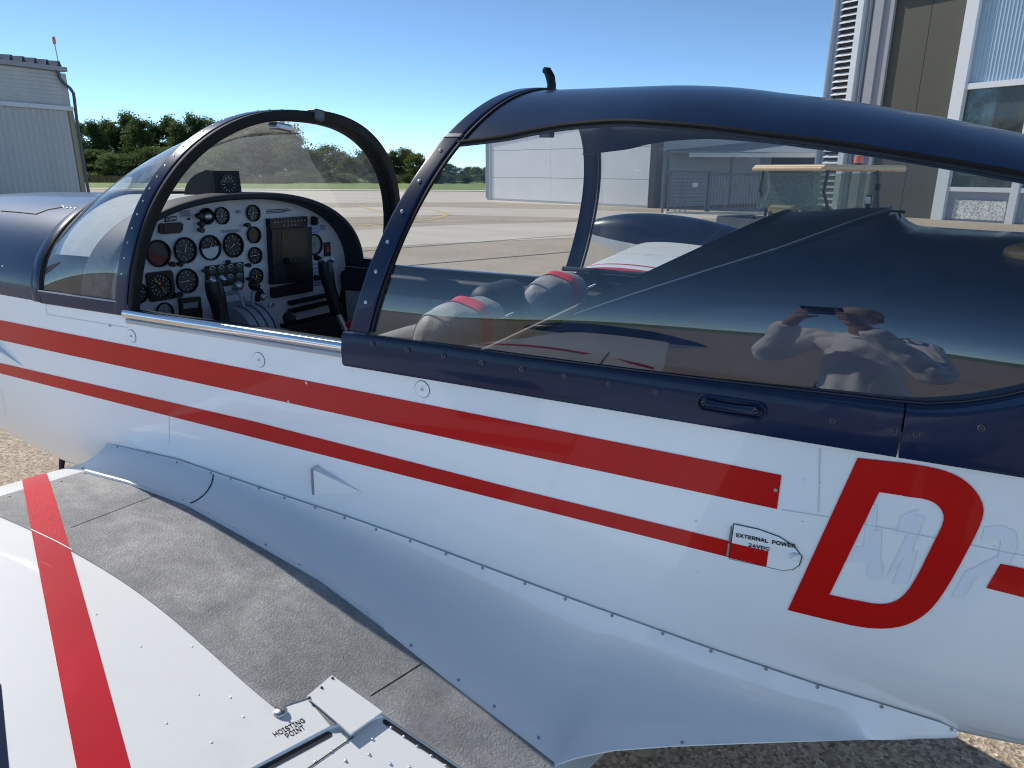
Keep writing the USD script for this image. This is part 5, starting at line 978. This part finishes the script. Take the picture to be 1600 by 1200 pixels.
sw = Cp('steering_wheel', 'black_gloss', tube(np.array([[1.02 + .06 * math.sin(t) * .7, -.3 + .17 * math.cos(t), 1.06 + .17 * math.sin(t) * .6] for t in np.linspace(0, 2 * np.pi, 25)]), .014, 6)); Cp('steering_column', 'cart_black', tube([(1.02, -.3, 1.05), (1.25, -.3, .8)], .02, 6), sw)
Cp('mirror', 'black_gloss', rbox(.96, 1.0, -.64, -.56, 1.42, 1.52, .015))

# ---------------------------------------------------------------- the photographer, who is mirrored in the canopy
mat('skin', (.45, .26, .18), .5, bump=.1, bscale=90.0, bdist=.002); mat('shirt_white', (.86, .86, .86), .8, bump=.5, bscale=14.0, bdist=.02); mat('trousers_dark', (.035, .04, .055), .8, bump=.3, bscale=20.0, bdist=.02); mat('cap_beige', (.42, .36, .27), .8); mat('shoe_dark', (.03, .028, .026), .5)
feet = EYE * [1, 1, 0] - FWD * .47
PS = thing('person', 'person in white shirt and beige cap photographing the aircraft with a phone', 'person', feet)
def pv(m): v, f = arr(m); return feet + np.outer(v[:, 0], RGT) + np.outer(v[:, 1], FWD) + np.outer(v[:, 2], [0, 0, 1]), f
def bones(B, ref=.018, it=10):
    sp = lambda c, r: manifold3d.Manifold.sphere(r, 20).translate(tuple(map(float, c)))
    M = manifold3d.Manifold.batch_boolean([manifold3d.Manifold.batch_hull([sp(a, ra), sp(b, rb)]) for a, ra, b, rb in B], manifold3d.OpType.Add)
    v, f = arr(M.refine_to_length(ref)); t = trimesh.Trimesh(v, f); return trimesh.smoothing.filter_taubin(t, iterations=it)
sym = lambda L: L + [((-a[0], *a[1:]), ra, (-b[0], *b[1:]), rb) for a, ra, b, rb in L]
SHO, ELB, WRI = (.195, .02, 1.425), (.300, .19, 1.205), (.125, .395, 1.535)
HIP, KNE, ANK = (.095, 0, .93), (.105, .03, .50), (.11, -.02, .09)
torso = [((0, 0, .98), .125, (0, .02, 1.15), .118), ((0, .02, 1.15), .118, (0, .03, 1.33), .125), ((-.10, .03, 1.36), .095, (.10, .03, 1.36), .095), ((-.07, 0, .97), .105, (.07, 0, .97), .105)] + sym([((.08, .03, 1.40), .075, SHO, .062)])
legs = sym([(HIP, .088, KNE, .058), (KNE, .056, ANK, .040)])
arms = sym([(SHO, .052, ELB, .040), (ELB, .038, WRI, .026)])
neck = [((0, .03, 1.45), .058, (0, .065, 1.56), .052)]
head = [((0, .075, 1.685), .088, (0, .11, 1.655), .078), ((0, .11, 1.655), .074, (0, .145, 1.59), .040), ((0, .17, 1.645), .012, (0, .192, 1.622), .014), ((-.078, .085, 1.645), .016, (-.083, .085, 1.66), .018), ((.078, .085, 1.645), .016, (.083, .085, 1.66), .018), ((-.02, .178, 1.592), .007, (.02, .178, 1.592), .007)]
hands = []
for s in (1, -1):
    w = np.array([WRI[0] * s, WRI[1], WRI[2]]); pm = np.array([.092 * s, .405, 1.605]); hands.append((w, .026, pm, .024)); hands.append((pm, .022, pm + [-.004 * s, .012, .030], .018))
    for k, (ln, dz) in enumerate(((.030, .036), (.034, .016), (.032, -.004), (.025, -.022))):
        b = pm + [.004 * s, .010, dz]; m_ = b + [-.012 * s, .030, .006]; hands += [(b, .0090, m_, .0085), (m_, .0085, m_ + [-ln * s * .9, .004, .003], .0075)]
    b = pm + [0, -.012, -.018]; hands += [(b, .012, b + [-.030 * s, -.006, .016], .0095), (b + [-.030 * s, -.006, .016], .0095, b + [-.050 * s, .002, .026], .008)]
BODY = obj('body', pv(bones(torso + legs + arms + neck + head + hands, .010, 6)), 'skin', PS, smooth=60)
g_ = lambda L, d: [(a, ra + d, b, rb + d) for a, ra, b, rb in L]
sleeve = sym([(SHO, .080, tuple(np.array(SHO) * .1 + np.array(ELB) * .9), .072), (ELB, .070, tuple(np.array(ELB) * .14 + np.array(WRI) * .86), .050)])
sv, sf = arr(bones(g_(torso, .016) + sleeve + [((-.06, .02, .86), .135, (.06, .02, .86), .135), ((0, .02, .90), .168, (0, .025, 1.12), .158), ((0, .025, 1.12), .158, (0, .03, 1.30), .150)], .014, 6)); sn = np.array(trimesh.Trimesh(sv, sf, process=False).vertex_normals)
fold = meshkit.fbm(sv * [9, 9, 5] + 2, 3, 3) - .5 + .6 * (meshkit.noise(sv * [22, 22, 8], 8) - .5)
obj('shirt', pv((sv + sn * (fold * .040)[:, None], sf)), 'shirt_white', PS, smooth=60)
obj('shirt_placket', pv(tube(curve([(0, .176, .84), (0, .172, .98), (.004, .156, 1.10), (.002, .162, 1.25), (0, .150, 1.38), (0, .112, 1.45)], 16), .006, 6)), 'leather_wall', PS)
obj('shirt_collar', pv(bones([((-.06, .06, 1.47), .026, (0, .115, 1.45), .018), ((.06, .06, 1.47), .026, (0, .115, 1.45), .018), ((-.06, .06, 1.47), .026, (-.04, -.02, 1.50), .024), ((.06, .06, 1.47), .026, (.04, -.02, 1.50), .024)], .012, 5)), 'shirt_white', PS, smooth=60)
obj('trousers', pv(bones(g_(legs, .016) + [((-.08, 0, .95), .115, (.08, 0, .95), .115)], .02, 8)), 'trousers_dark', PS, smooth=60)
for s in (1, -1): obj('shoe', pv(bones([((.11 * s, -.05, .05), .048, (.12 * s, .14, .036), .038)], .012, 6)), 'shoe_dark', PS, smooth=60)
cap = [((0, .06, 1.715), .088, (0, .10, 1.712), .085)]
CP_ = obj('cap', pv(bones(cap, .012, 6)), 'cap_beige', PS, smooth=60); obj('cap_peak', pv(move(bones([((-.055, .17, 1.705), .006, (.055, .17, 1.705), .006), ((-.03, .245, 1.690), .006, (.03, .245, 1.690), .006), ((-.05, .18, 1.70), .006, (-.03, .24, 1.69), .006), ((.05, .18, 1.70), .006, (.03, .24, 1.69), .006), ((0, .17, 1.705), .006, (0, .25, 1.688), .006)], .01, 3))), 'cap_beige', CP_, smooth=60)
for s in (1, -1): obj('eye', pv(move(trimesh.creation.icosphere(2, .012), loc=(.031 * s, .163, 1.655))), 'black_gloss', BODY, smooth=True)
pc_ = EYE - AX0 * .030
Rm = np.stack([CX, AX0, -CY], 1)
PHN = thing('phone', 'black phone held sideways in both hands of the person', 'phone', pc_)
obj('phone_body', (lambda v, f: (pc_ + v @ Rm.T, f))(*arr(rbox(-.075, .075, -.004, .004, -.037, .037, .0038, 12))), 'black_gloss', PHN); obj('lens_ring', (lambda v, f: (pc_ + v @ Rm.T, f))(*arr(lathe([(.001, 0), (.007, 0), (.007, .002), (.001, .002)], np.array([.05, .004, .018]), [0, 1, 0], 14))), 'steel', PHN)
